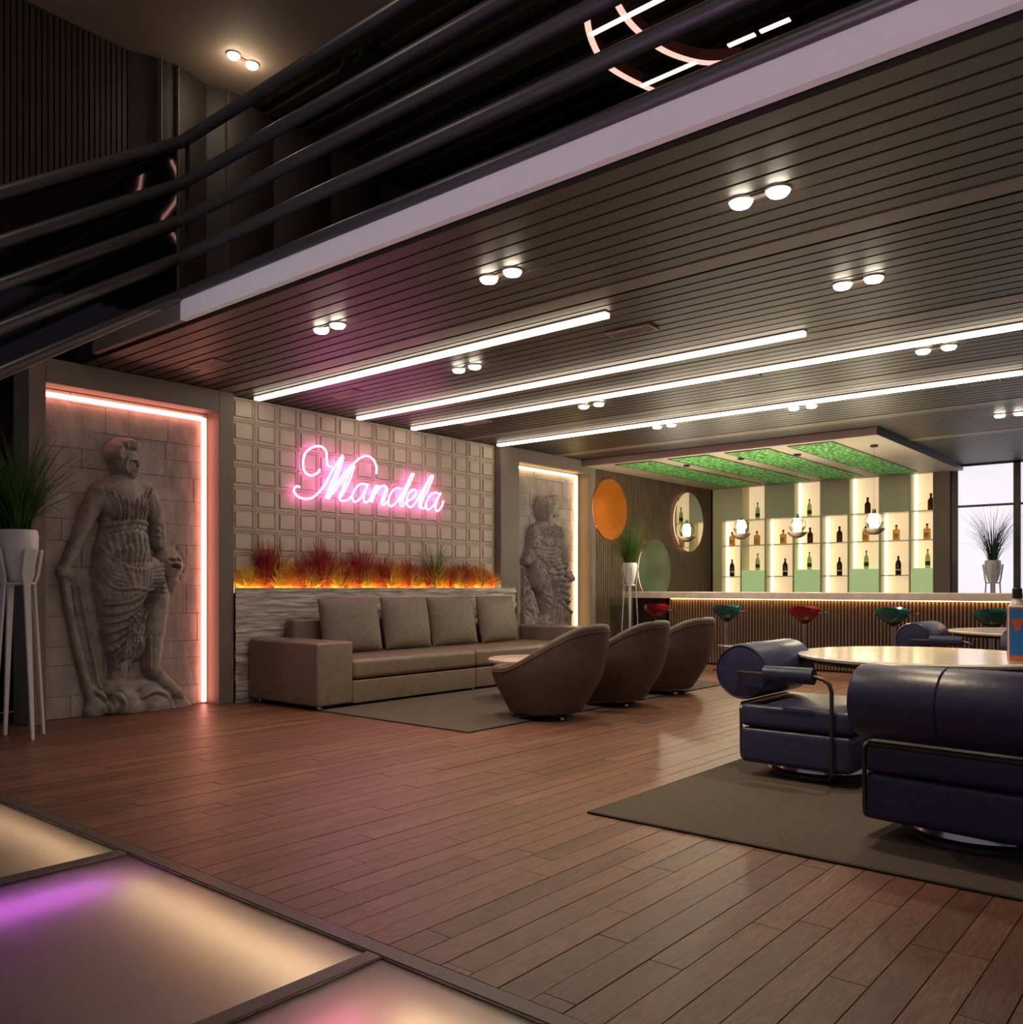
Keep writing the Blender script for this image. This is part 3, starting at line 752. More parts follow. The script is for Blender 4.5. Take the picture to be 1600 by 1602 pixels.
caps = [
 ([(345, 510), (350, 560)], [.14, .12], .07, .03), ([(330, 450), (320, 520), (325, 580)], [.07, .07, .05], .06, .02),
 ([(400, 480), (430, 440), (470, 420)], [.06, .05, .03], .07, .02), ([(380, 470), (395, 430)], [.05, .03], .07, .02), ([(400, 530), (450, 560)], [.06, .03], .06, .02),
 ([(360, 610), (370, 650)], [.09, .12], .07, .04), ([(290, 690), (375, 660), (445, 700)], [.09, .11, .09], .06, .05),
 ([(370, 720), (365, 860)], [.20, .24], .04, .05), ([(270, 720), (250, 860), (210, 950)], [.10, .09, .06], .06, .03),
 ([(460, 720), (490, 850), (420, 900)], [.10, .08, .07], .07, .03), ([(340, 950), (330, 1080)], [.30, .28], .03, .06),
 ([(380, 1050), (400, 1250), (420, 1480)], [.28, .28, .26], .04, .06), ([(480, 900), (520, 1000), (570, 1095)], [.07, .06, .05], .07, .02),
 ([(440, 1150), (460, 1400), (450, 1700)], [.2, .2, .2], .06, .05), ([(370, 1500), (400, 1900)], [.24, .25], .03, .06), ([(300, 1980), (480, 1990)], [.2, .2], .05, .06),
]
folds = []
for k in range(9): x = 290+k*20; folds.append(([(x, 670), (x+4, 740), (370+(x-370)*.6, 820)], .02, .03))
for k in range(7): folds.append(([(230+k*12, 830+k*30), (330, 850+k*34), (470, 800+k*36)], .022, .034))
for k in range(7): folds.append(([(300+k*10, 950+k*40), (380, 1010+k*45), (500, 960+k*70)], .022, .034))
for k in range(8): folds.append(([(350+k*22, 1100), (360+k*20, 1300), (350+k*24, 1500), (340+k*26, 1800)], .02, .032))
flats = [([(185, 960), (215, 1080), (300, 1300), (340, 1480), (345, 1900), (175, 1900), (180, 1300)], .04)]
relief('statue_relief', 'weathered stone relief of a wind-blown draped figure, in the far niche', s2, -8.20, 9.75, 11.21, .004, 2.65, .0125, caps, folds, flats, M['stone'], (.055, (-.2, 2.6)))

# ================================================================== PLANTER AND GRASSES
pl = thing('planter_wall', 'low planter wall clad in rippled grey stone behind the sofa', 'planter', (-7.99, 7.2, 0)); po = Vector((-7.99, 7.2, 0))
def ripple(u, v):
    y = 5.04+u*4.535; z = v*1.186
    d = .009*noise.noise(Vector((y*1.3, z*26, 1)))+.013*noise.noise(Vector((y*2.2+3, z*11, 5)))
    return Vector((-7.947+d, y, z))
b = B(); b.grid(ripple, 190, 110)
part(b, 'rippled_face', M['ledge'], pl, -po)
part(B().box(-7.965, -7.944, 5.04, 9.575, 1.14, 1.189, .004, 1), 'coping', M['ledge'], pl, -po)
b = B(); b.box(-7.965, -7.958, 5.04, 9.57, 0, 1.14); b.box(-7.965, -7.94, 9.565, 9.58, 0, 1.18)
part(b, 'trough', M['gap'], pl, -po, smooth=False)
sl = part(B().box(-8.055, -7.966, 5.05, 9.26, 1.09, 1.135), 'soil_bed', M['soil'], pl, -po)
gl_ = ledline('planter_led_strip', [(-7.979, -7.968, 5.06, 9.27, 1.165, 1.18)], M['grow'], 'amber LED strip glowing at the foot of the grasses in the planter')
def blades(n, h, spread, wdt, seed, droop=.5, base=.03, lean=0):
    rn = random.Random(seed); b = B()
    for i in range(n):
        a = rn.uniform(0, 2*pi); L_ = h*rn.uniform(.55, 1.0); tilt = abs(rn.gauss(0, spread)); tilt = min(tilt, 1.25)
        r0 = base*rn.random(); p = Vector((r0*cos(a), r0*sin(a), 0)); d0 = Vector((cos(a), sin(a), 0)); wv = wdt*rn.uniform(.7, 1.2)
        sd = Vector((-sin(a), cos(a), 0)); prev = None; nseg = 6; ang = tilt*.5; tp = rn.uniform(.3, 1.1)*droop
        for k in range(nseg+1):
            t = k/nseg; ww_ = wv*(1-t)**.7*.5+.0004
            nrm = Vector((0, 0, 1))*sin(ang)-d0*cos(ang)
            ring = [b.bm.verts.new(p-sd*ww_), b.bm.verts.new(p+nrm*ww_*.5), b.bm.verts.new(p+sd*ww_)]
            if prev:
                b.bm.faces.new((prev[0], prev[1], ring[1], ring[0])); b.bm.faces.new((prev[1], prev[2], ring[2], ring[1]))
            prev = ring; ang = tilt*.5+(tilt*.6+tp)*t
            p = p+(d0*sin(ang)+Vector((0, 0, 1))*cos(ang))*(L_/nseg)
    return b
red = ((5.47, .66), (5.95, .46), (6.19, .68), (6.48, .46), (6.75, .64), (7.12, .50), (7.53, .48), (7.85, .42), (8.25, .40), (8.53, .48), (8.88, .42))
for k, (y, h) in enumerate(red):
    o = part(blades(260, h, .50, .015, 20+k, .5, .07), 'ornamental_grass', M['redg'], None, (-8.005, y, 1.136), smooth=False); o.scale = (.34, 1, 1)
    tag(o, '%s clump of crimson grass in the planter, counted from the left' % ORD[k], 'grass', 'crimson grass clumps in the planter')
k = 0
for y in np.arange(5.2, 9.25, .405):
    o = part(blades(300, .36+.1*(k % 2), .8, .016, 60+k, .6, .05), 'ornamental_grass', M['yelg'], None, (-7.992, float(y), 1.136), smooth=False); o.scale = (.28, 1, 1)
    tag(o, '%s low clump of golden grass in the planter, counted from the left' % ORD[k], 'grass', 'golden grass clumps in the planter'); k += 1
k = 0
for y in np.arange(5.4, 9.2, .405):
    o = part(blades(260, .34+.05*(k % 3), .75, .015, 90+k, .6, .05), 'ornamental_grass', M['orng'], None, (-7.998, float(y), 1.136), smooth=False); o.scale = (.28, 1, 1)
    tag(o, '%s low clump of orange grass in the planter, counted from the left' % ORD[k], 'grass', 'orange grass clumps in the planter'); k += 1
o = part(blades(90, .78, .5, .016, 140, .9, .04), 'ornamental_grass', M['green'], None, (-7.99, 7.98, 1.136), smooth=False); o.scale = (.34, 1, 1)
tag(o, 'tall arching green grass clump among the crimson grasses', 'grass')

# ================================================================== NEON SIGN
ns = thing('neon_sign', 'glowing pink neon script lettering on the tile wall above the grasses', 'neon sign', (-8.0, 6.9, 2.1)); no = Vector((-8.0, 6.9, 2.1))
def nx(x, y):
    p = atX(440+x/5.714, 680+y/5.714, -8.0); return p
letters = {
 'letter_m': [[(345, 310), (320, 345), (260, 365), (210, 330), (195, 250), (215, 165), (280, 112), (350, 105), (400, 150), (408, 220), (415, 275), (450, 290)],
              [(165, 468), (135, 462), (112, 500), (150, 553), (230, 575), (310, 540), (385, 450), (440, 350), (500, 250), (548, 182)],
              [(540, 190), (505, 290), (450, 430), (395, 565)], [(556, 200), (520, 320), (470, 450), (418, 570)],
              [(395, 565), (480, 460), (560, 350), (640, 265), (700, 212), (765, 190), (822, 225), (850, 290), (848, 350)],
              [(418, 575), (500, 475), (580, 365), (655, 280)],
              [(630, 285), (590, 390), (530, 520), (520, 560), (540, 592), (600, 580), (640, 530)], [(652, 290), (615, 400), (555, 520), (530, 560)]],
 'letter_a': [[(765, 450), (730, 438), (690, 452), (650, 505), (635, 565), (655, 600), (700, 575), (745, 505), (775, 440)], [(775, 440), (745, 520), (735, 580), (755, 605), (795, 570), (830, 480)]],
 'letter_n': [[(850, 450), (820, 520), (795, 600)], [(866, 455), (838, 525), (812, 605)], [(815, 570), (870, 485), (915, 455), (935, 480), (905, 570), (895, 612), (915, 630), (955, 590)], [(950, 480), (925, 560), (912, 605)]],
 'letter_d': [[(1070, 485), (1030, 478), (990, 510), (962, 570), (960, 620), (985, 640), (1030, 600), (1075, 530)], [(1165, 350), (1125, 440), (1075, 550), (1060, 615), (1080, 640), (1115, 605)], [(1185, 352), (1145, 445), (1095, 555), (1080, 610)], [(1165, 350), (1185, 352)]],
 'letter_e': [[(1115, 600), (1170, 570), (1205, 520), (1188, 490), (1150, 512), (1122, 570), (1128, 632), (1160, 645), (1205, 605)]],
 'letter_l': [[(1205, 605), (1250, 520), (1290, 450), (1335, 375), (1355, 378), (1320, 470), (1265, 580), (1248, 640), (1270, 660), (1300, 630)], [(1335, 375), (1295, 465), (1245, 575), (1230, 630), (1248, 658)]],
 'letter_a2': [[(1410, 530), (1375, 518), (1335, 540), (1300, 595), (1292, 650), (1318, 668), (1365, 625), (1415, 530)], [(1425, 520), (1390, 600), (1378, 655), (1395, 684), (1430, 650), (1450, 590)]],
}
for nm, strokes in letters.items():
    b = B()
    for st in strokes:
        P = [nx(*p) for p in st]
        P = arcs(P) if len(P) > 2 else P
        b.tube([p-no for p in P], .011, 7)
    part(b, 'letter_a' if nm == 'letter_a2' else nm, M['neon'], ns)
b = B()
for st in ((230, 575), (850, 300), (1165, 400), (700, 575), (1240, 600), (1400, 660), (300, 110)):
    p = nx(*st); b.cyl(p-no, Vector((WX-.005, p.y, p.z))-no, .006, n=6)
part(b, 'standoffs', M['steel'], ns)

# ================================================================== SOFA
so_ = thing('sofa', 'long taupe leather modular sofa in front of the stone planter', 'sofa', (-7.3, 7.5, 0)); s0 = Vector((-7.3, 7.5, 0))
def sb(name, m, *q, bev=.03, seg=3): return part(B().box(*q, bev, seg), name, m, so_, -s0)
XF = -6.76; XR = -7.925
sb('armrest', M['leather'], XR, XF, 5.17, 5.615, .04, .66, bev=.04)
sb('armrest', M['leather'], XR, XF-.02, 9.45, 9.88, .04, .66, bev=.04)
sb('seat_base', M['leather'], XR+.01, XF-.01, 5.617, 7.425, .035, .262, bev=.015)
sb('seat_base', M['leather'], XR+.01, XF-.01, 7.435, 9.448, .035, .262, bev=.015)
sb('backrest', M['leather'], XR, -7.76, 5.617, 7.425, .26, .85, bev=.05)
sb('backrest', M['leather'], XR, -7.76, 7.435, 9.448, .26, .72, bev=.05)
for (a, c) in ((5.62, 7.425), (7.435, 9.445)):
    b = B().box(-7.758, XF, a, c, .275, .47, .05, 4)
    part(b, 'seat_cushion', M['leather'], so_, -s0)
for (x, y) in ((-6.83, 5.25), (-7.86, 5.28), (-6.83, 7.43), (-6.83, 9.8), (-7.86, 9.8)):
    part(B().lathe([(0, 0), (.02, 0), (.024, .02), (.02, .038), (0, .038)], (x, y, 0), 12), 'foot', M['steel'], so_, -s0)
def pillow():
    b = B(); n = 18
    def top(s):
        def f(u, v):
            x, y = 2*u-1, 2*v-1
            e = (1-abs(x)**2.6)*(1-abs(y)**2.6); e = max(e, 0)
            k = 1-.045*(1-abs(x))*(abs(y)**6)-.0; k2 = 1-.045*(1-abs(y))*(abs(x)**6)
            return Vector((s*(.012+.105*e**.55), x*.30*k, y*.29*k2))
        return f
    b.grid(top(1), n, n); b.grid(top(-1), n, n)
    bmesh.ops.remove_doubles(b.bm, verts=b.bm.verts, dist=.0005)
    # close the seam
    bd = [e for e in b.bm.edges if e.is_boundary]; bmesh.ops.bridge_loops(b.bm, edges=bd)
    return b.mesh('back_pillow', M['cushion'], True, 50)
pmsh = pillow()
for k, (y, rz, rx) in enumerate(((6.27, -.10, .02), (7.11, .06, -.02), (7.90, -.05, .02), (8.76, .05, .0))):
    o = put('back_pillow', pmsh, None, (-7.60, y, .775), (rx, radians(-10), rz)); o.scale = (1, 1.27, 1.04)
    tag(o, '%s square taupe back cushion on the sofa, counted from the left' % ORD[k], 'cushion', 'square back cushions on the sofa')

# ================================================================== RUGS
def rug(name, x0, x1, y0, y1, label):
    r = thing(name, label, 'rug', ((x0+x1)/2, (y0+y1)/2, 0)); c = Vector(((x0+x1)/2, (y0+y1)/2, 0))
    part(B().box(x0+.012, x1-.012, y0+.012, y1-.012, .001, .012, .003, 1), 'pile', M['rug'], r, -c)
    b = B()
    for q in ((x0, x1, y0, y0+.012), (x0, x1, y1-.012, y1), (x0, x0+.012, y0+.012, y1-.012), (x1-.012, x1, y0+.012, y1-.012)): b.box(*q, .001, .010)
    part(b, 'bound_edge', M['rugedge'], r, -c, smooth=False)
rug('area_rug', -7.45, -4.84, 5.22, 10.0, 'dark taupe area rug under the sofa and brown tub chairs')
rug('area_rug', -2.65, .5, 3.78, 8.3, 'dark taupe area rug under the navy armchairs and round table')

# ================================================================== COFFEE TABLE
ct = thing('coffee_table', 'round pink marble coffee table between sofa and brown tub chairs', 'coffee table', (-5.78, 7.20, .012))
part(B().lathe([(0, .39), (.42, .39), (.45, .40), (.45, .425), (.435, .435), (0, .435)], n=48), 'tabletop', M['pinkm'], ct)
part(B().lathe([(0, 0), (.22, 0), (.22, .02), (.05, .05), (.05, .36), (.2, .39), (0, .39)], n=32), 'pedestal', M['gun'], ct)

# ================================================================== TUB CHAIRS
def tub():
    r = thing('tub_chair', '', 'chair', (0, 0, 0), 0, 'brown swivel tub chairs facing the sofa')
    # local: faces -Y ; back is +Y
    def ss(x, a, c):
        t = min(1, max(0, (x-a)/(c-a))); return t*t*(3-2*t)
    def rim(a):                    # a = 0 at the back
        c = (cos(a)+1)/2
        return .43+.03*c+.355*ss(c, .12, .93)
    def outer(a, t):
        zr = rim(a); z = .055+t*(zr-.055)
        c = (cos(a)+1)/2; h = (z-.055)/.76
        R_ = .325+.12*sin(min(1, h*1.7)*pi/2)
        y = R_*cos(a)*1.02; x = R_*sin(a)*(1-.10*ss(h, .5, 1))
        y += c*(.20*h-.06*h*h*h)-.05*ss(h, .0, .5)*(1-c)
        return Vector((x, y, z))
    n = 48; b = B()
    NT = 14
    def f(u, v):
        a = 2*pi*u
        if v <= .62: return outer(a, v/.62)
        t = (v-.62)/.38
        po_ = outer(a, 1.0); th = .085
        ctr = Vector((0, 0, po_.z)); d = (ctr-po_); d.z = 0; d.normalize()
        if t < .5:
            k = t/.5; ph = pi*k
            return po_+d*th*.5*(1-cos(ph))+Vector((0, 0, .035*sin(ph)))
        k = (t-.5)/.5
        q = po_+d*th
        zz = q.z+(.36-q.z)*k
        q2 = outer(a, max(0, (zz-.055)/(po_.z-.055))); d2 = Vector((-q2.x, -q2.y, 0)).normalized()
        q = q2+d2*th; q.z = zz; return q
    b.grid(f, n, 30, True)
    part(b, 'shell', M['tub'], r)
    b = B()
    # piping seam just below the rim on the outside
    part(B().tube([outer(2*pi*k/60, .965)+Vector((outer(2*pi*k/60, .965).x, outer(2*pi*k/60, .965).y, 0)).normalized()*.002 for k in range(60)], .0055, 6, True), 'piping', M['tub'], r)
    part(B().lathe([(0, .30), (.33, .30), (.375, .33), (.385, .37), (.35, .405), (.2, .42), (0, .425)], (0, -.02, 0), 36), 'seat_cushion', M['tubin'], r)
    part(B().lathe([(0, .055), (.30, .055), (.30, .07), (0, .07)], n=36), 'underside', M['blackm'], r)
    bs = part(B().lathe([(0, .012), (.05, .012), (.05, .06), (0, .06)], n=20), 'swivel_base', M['steel'], r)
    for k in range(4):
        a = pi/4+k*pi/2
        part(B().box(-.02, .02, .03, .30, .0, .02, .004, 1), 'base_arm', M['steel'], bs, rot=(0, 0, a))
    return r
t0 = tub()
for k, (x, y, rz, nm) in enumerate(((-4.90, 6.32, -66, 'nearest brown tub chair facing the sofa'), (-4.93, 7.47, -72, 'middle brown tub chair facing the sofa'), (-5.03, 8.66, -76, 'farthest brown tub chair facing the sofa'))):
    o = t0 if k == 0 else dup(t0); place(o, (x, y, .012), radians(rz), nm)

# ================================================================== NAVY SWIVEL CHAIRS
def navy():
    r = thing('roll_back_armchair', '', 'chair', (0, 0, 0), 0, 'navy leather roll-back chairs')
    # local: origin under the seat centre, faces +Y, roll at y = -.36
    W = .40
    part(B().box(-W, W, -.37, .32, .085, .305, .035, 4), 'seat_base', M['blue'], r)
    b = B().box(-W-.003, W+.003, -.375, .325, .31, .455, .045, 4)
    part(b, 'seat_cushion', M['blue'], r)
    # roll
    RR = .177; yc, zc = -.37, .65; b = B()
    prof = [(0, -.39), (RR-.03, -.39), (RR-.006, -.382), (RR, -.365), (RR, -.006), (RR-.006, 0), (RR, .006), (RR, .365), (RR-.006, .382), (RR-.03, .39), (0, .39)]
    b.lathe(prof, n=44)
    bmesh.ops.rotate(b.bm, verts=b.bm.verts, cent=(0, 0, 0), matrix=Matrix.Rotation(pi/2, 3, 'Y'))
    bmesh.ops.translate(b.bm, verts=b.bm.verts, vec=(0, yc, zc))
    ro_ = part(b, 'back_roll', M['blue'], r)
    for s in (-1, 1):
        pts = [(s*.387, yc+(RR-.012)*cos(2*pi*k/40), zc+(RR-.012)*sin(2*pi*k/40)) for k in range(40)]
        part(B().tube(pts, .005, 6, True), 'piping', M['blue'], ro_)
    for s in (1,):
        x = s*.435; pts = [(x-s*.045, yc, zc), (x, yc, zc), (x, yc+.05, zc), (x, .13, zc), (x, .17, zc-.01), (x, .205, zc-.035), (x, .22, zc-.08), (x, .22, .08), (x-s*.03, .20, .045), (x-s*.12, .14, .04)]
        fr = part(B().tube(pts, .0125, 10), 'arm_frame', M['gun'], r)
        part(B().cyl((x, -.19, zc+.004), (x, .115, zc+.004), .050, .050, 20), 'arm_pad', M['blue'], fr)
    pts = [(-.375, -.366, .11), (-.38, -.370, .14), (-.38, -.374, .42), (-.36, -.376, .448), (.36, -.376, .448), (.38, -.374, .42), (.38, -.370, .14), (.375, -.366, .11)]
    part(B().tube(pts, .011, 8), 'back_frame', M['gun'], r)
    part(B().lathe([(0, 0), (.30, 0), (.325, .008), (.33, .03), (.30, .045), (.29, .085), (0, .085)], n=48), 'swivel_base', M['steel'], r)
    return r
n0 = navy()
for k, (x, y, rz, nm, g) in enumerate((
     (-.955, 4.58, -6, 'largest navy roll-back chair, seen from behind at the right edge', None),
     (-2.055, 5.54, -90, 'navy roll-back chair seen side-on at the left of the near round table', None),
     (-2.24, 9.98, -90, 'navy roll-back chair beside the far round table, near the bar stools', None),
     (-1.15, 8.95, -6, 'navy roll-back chair seen over the near table top, in front of the far table', None))):
    o = n0 if k == 0 else dup(n0); place(o, (x, y, .012 if y < 8.2 else 0), radians(rz), nm)

# ================================================================== ROUND TABLES
def rtable():
    r = thing('round_table', '', 'table', (0, 0, 0), 0, 'round pale marble tables')
    part(B().lathe([(0, .715), (.74, .715), (.775, .725), (.78, .74), (.77, .75), (0, .75)], n=72), 'tabletop', M['marble'], r)
    part(B().lathe([(0, .66), (.70, .69), (.745, .714), (0, .714)], n=60), 'apron', M['tub'], r)
    part(B().lathe([(0, 0), (.17, 0), (.18, .015), (.16, .03), (.06, .06), (.05, .35), (.06, .6), (.12, .665), (0, .665)], n=36), 'pedestal', M['gun'], r)
    return r
r0 = rtable(); place(r0, (-1.573, 6.04, .012), 0, 'near round pale marble table behind the largest navy chair')
o = dup(r0); place(o, (-1.62, 10.2, 0), 0, 'far round pale marble table in front of the bar stools')
# bottle on the near table
p = atZ(1591, 1037, .762); p.z = .762
bt = thing('square_bottle', 'square blue-labelled bottle standing on the near round table', 'bottle', p, radians(10))
part(B().box(-.048, .048, -.048, .048, 0, .33, .010, 3), 'glass_body', M['btlglass'], bt)
part(B().lathe([(.044, .328), (.040, .345), (.024, .362), (.022, .372), (0, .372)], n=20), 'shoulder', M['btlglass'], bt)
part(B().lathe([(0, .372), (.026, .372), (.026, .425), (.022, .43), (0, .43)], n=20), 'stopper', M['cap'], bt)
for (nx_, ny_) in ((0, -1), (-1, 0), (1, 0), (0, 1)):
    rz = atan2(nx_, -ny_)
    lb = part(B().box(-.041, .041, -.051, -.0485, .012, .32), 'label_border', M['lorange'], bt, rot=(0, 0, rz), smooth=False)
    part(B().box(-.036, .036, -.0525, -.051, .045, .31), 'label_field', M['lblue'], lb, smooth=False)
    part(B().prism([(-.03, .25), (.03, .262), (.014, .19), (-.012, .185)], 'y', -.054, -.0525), 'printed_cup', M['lorange'], lb, smooth=False)

# ================================================================== POTTED PLANTS ON STANDS
def stand(label, loc, rz, s=1.0):
    r = thing('plant_stand', label, 'plant stand', loc, rz, 'white four-legged plant stands')
    for k in range(4):
        a = k*pi/2
        b = B()
        def L_(u, v):
            return None
        p = [(.20, 0), (.118, 1.22), (.132, 1.29), (.168, 1.50)]; wd = [.024, .05, .10, .09]
        prev = None
        for (rr, z), w_ in zip(p, wd):
            ring = [b.bm.verts.new((rr-.010, -w_/2, z)), b.bm.verts.new((rr+.010, -w_/2, z)), b.bm.verts.new((rr+.010, w_/2, z)), b.bm.verts.new((rr-.010, w_/2, z))]
            if prev:
                for q in range(4): b.bm.faces.new((prev[q], prev[(q+1) % 4], ring[(q+1) % 4], ring[q]))
            else: b.bm.faces.new(ring)
            prev = ring
        b.bm.faces.new(prev[::-1])
        part(b, 'leg', M['white'], r, rot=(0, 0, a))
    part(B().lathe([(0, 1.215), (.11, 1.215), (.12, 1.225), (.11, 1.236), (0, 1.236)], n=28), 'support_ring', M['white'], r)
    r.scale = (s, s, s); return r
def potted(label, loc, m, seed, s=1.0, n=240, h=.85, spread=.62):
    r = thing('potted_grass', label, 'potted plant', loc, 0, 'grassy plants in white pots')
    part(B().lathe([(0, 0), (.07, 0), (.09, .03), (.122, .16), (.14, .28), (.142, .37), (.132, .415), (.12, .415), (.126, .385), (0, .385)], n=32), 'pot', M['pot'], r)
    part(B().lathe([(0, .375), (.125, .375), (.125, .392), (0, .394)], n=24), 'soil', M['soil'], r)
    o = part(blades(n, h, spread, .012, seed, .8, .09), 'foliage', m, r, (0, 0, .39), smooth=False)
    r.scale = (s, s, s); return r
stand('white four-legged plant stand at the left edge', (-7.46, 2.78, 0), radians(8), 1.0)
potted('green grassy plant in a white pot at the left edge', (-7.46, 2.78, 1.237), M['green'], 5, n=330, h=.95, spread=.58)
st2 = stand('white plant stand beside the end of the bar', (-7.22, 11.45, 0), radians(30), 1); st2.scale = (.76, .76, 1.0)
potted('green grassy plant in a white pot beside the end of the bar', (-7.22, 11.45, 1.237), M['green'], 6, .80, n=260, h=1.0, spread=.66)
st3 = stand('white plant stand in front of the bright window', (-2.92, 15.0, 0), radians(20), 1.0); st3.scale = (.8, .8, 1.03)
potted('dark green grassy plant in a white pot against the bright window', (-2.92, 15.0, 1.275), M['dgreen'], 8, .80, n=170, h=1.25, spread=.55)

# ================================================================== BAR COUNTER
bc = thing('bar_counter', 'long bar counter with ribbed brown front and pale stone top', 'bar counter', (-4.6, 12.5, 0)); b0 = Vector((-4.6, 12.5, 0))
part(B().box(-7.72, -.9, 12.0, 12.75, 1.02, 1.12, .006, 1), 'countertop', M['bartop'], bc, -b0)
part(B().box(-7.68, -.95, 12.32, 12.7, 0, 1.019), 'carcass', M['blackm'], bc, -b0, smooth=False)
b = B(); x = -7.0
while x < -1.0:
    b.box(x, x+.030, 12.26, 12.32, .02, 1.015, .006, 1); x += .047
o = part(b, 'ribs', M['barrib'], bc, -b0); o['kind'] = 'stuff'
part(B().box(-6.95, -1.0, 12.225, 12.24, 1.008, 1.018), 'led_strip', M['ledbar'], bc, -b0, smooth=False, label='amber LED strip under the countertop')
part(B().box(-7.66, -7.05, 12.24, 12.32, 0, 1.019), 'end_panel', M['blackm'], bc, -b0, smooth=False)

# ================================================================== BAR STOOLS
def stool():
    r = thing('bar_stool', '', 'bar stool', (0, 0, 0), 0, 'acrylic bar stools along the counter')
    def surf(off):
        def f(u, v):
            a = 2*pi*u; R_ = .20*v
            z = .885-.04+.075*v*v-.02*cos(2*a)*v*v+off*(1-.55*v*v)
            kx = 1.0+.06*cos(4*a)
            return Vector((R_*kx*cos(a), R_*.92*sin(a), z))
        return f
    b = B()
    b.grid(lambda u, v: surf(0)(u, .02+.98*v), 36, 9, True); b.grid(lambda u, v: surf(-.11)(u, .02+.98*v), 36, 9, True)
    bd = [e for e in b.bm.edges if e.is_boundary and e.verts[0].co.xy.length > .1]; bmesh.ops.bridge_loops(b.bm, edges=bd)
    sh = part(b, 'seat', M['redsh'], r)
    part(B().tube(arcs([(.15, -.03, .86), (.22, -.03, .85), (.27, 0, .855), (.31, .0, .865)]), .009, 8), 'handle', M['gun'], r)
    for s in (-1, 1):
        part(B().tube(arcs([(s*.13, 0, .81), (s*.09, 0, .76), (s*.03, 0, .72)]), .012, 8), 'bracket', M['blackm'], r)
    part(B().cyl((0, 0, .03), (0, 0, .74), .024, .024, 16), 'pole', M['steel'], r)
    part(B().cyl((0, 0, .70), (0, 0, .80), .035, .05, 16), 'collar', M['blackm'], r)
    part(B().lathe([(0, 0), (.20, 0), (.205, .012), (.06, .03), (.03, .04), (0, .04)], n=32), 'base_plate', M['steel'], r)
    pts = [(.15*cos(a), .02-.17*sin(a)*1.0, .36) for a in [pi*k/16 for k in range(17)]]
    part(B().tube([(.0, .0, .36)]+[Vector(p) for p in pts]+[(0, 0, .36)], .009, 8), 'footrest', M['steel'], r)
    return r
st = stool()
for k, px in enumerate((1027, 1137, 1259, 1396, 1552)):
    p = atY(px, 960, 11.5)
    o = st if k == 0 else dup(st)
    red = k in (0, 2)
    for c in kids(o):
        if c.name.startswith('seat') and not red:
            c.data = c.data.copy(); c.data.materials[0] = M['tealsh']
    place(o, (p.x, 11.5, 0), radians(0), ('red acrylic bar stool behind the brown tub chairs, leftmost of five', 'teal acrylic bar stool second from the left', 'red acrylic bar stool in the middle of the row',
          'teal acrylic bar stool fourth from the left', 'teal acrylic bar stool behind the far round table, rightmost of five')[k])

# ================================================================== BACK BAR SHELVING
XC = [-7.817, -7.389, -6.897, -6.351, -5.838, -5.346, -4.809, -4.316, -3.935]
sh = thing('back_bar_shelving', 'cream backlit bottle shelving with sage green panels behind the bar', 'shelving', (-6, 15.9, 0)); h0 = Vector((-6, 15.9, 0))
YF, YB = 15.70, 16.03
part(B().box(-7.985, -7.835, YF, YB, 0, 3.17), 'side_panel', M['divider'], sh, -h0, smooth=False)
ZT, Z1, Z2, Z3, Z4 = 3.17, 2.49, 2.0, 1.40, 1.515
part(B().box(-7.97, -3.93, YB, YB+.03, 0, ZT), 'back_panel', M['cream'], sh, -h0, smooth=False)
for x in XC: part(B().box(x-.018, x+.018, YF, YB, 0, ZT), 'divider', M['divider'], sh, -h0, smooth=False)
for k in range(8):
    x0, x1 = XC[k]+.018, XC[k+1]-.018
    part(B().box(x0, x1, YF+.01, YB, Z2-.012, Z2+.004), 'shelf', M['shelf'], sh, -h0, smooth=False)
    if k % 2 == 0:
        part(B().box(x0, x1, YF-.005, YF+.015, Z1, ZT), 'upper_door', M['sage'], sh, -h0, smooth=False)
        part(B().box(x0, x1, YF+.015, YB, Z1-.004, Z1+.014), 'shelf', M['shelf'], sh, -h0, smooth=False)
        part(B().box(x0, x1, YF+.01, YB, Z3-.012, Z3+.004), 'shelf', M['shelf'], sh, -h0, smooth=False)
        part(B().box(x0+.005, x0+.05, YF+.2, YF+.24, .9, Z1-.02), 'led_strip', M['ledshelf'], sh, -h0, smooth=False)
    else:
        part(B().box(x0, x1, YF+.01, YB, Z1-.012, Z1+.004), 'shelf', M['shelf'], sh, -h0, smooth=False)
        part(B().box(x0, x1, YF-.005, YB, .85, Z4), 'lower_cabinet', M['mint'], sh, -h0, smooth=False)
        if k > 1: part(B().box(x0+.005, x0+.05, YF+.2, YF+.24, Z4+.01, ZT-.02), 'led_strip', M['ledshelf'], sh, -h0, smooth=False)
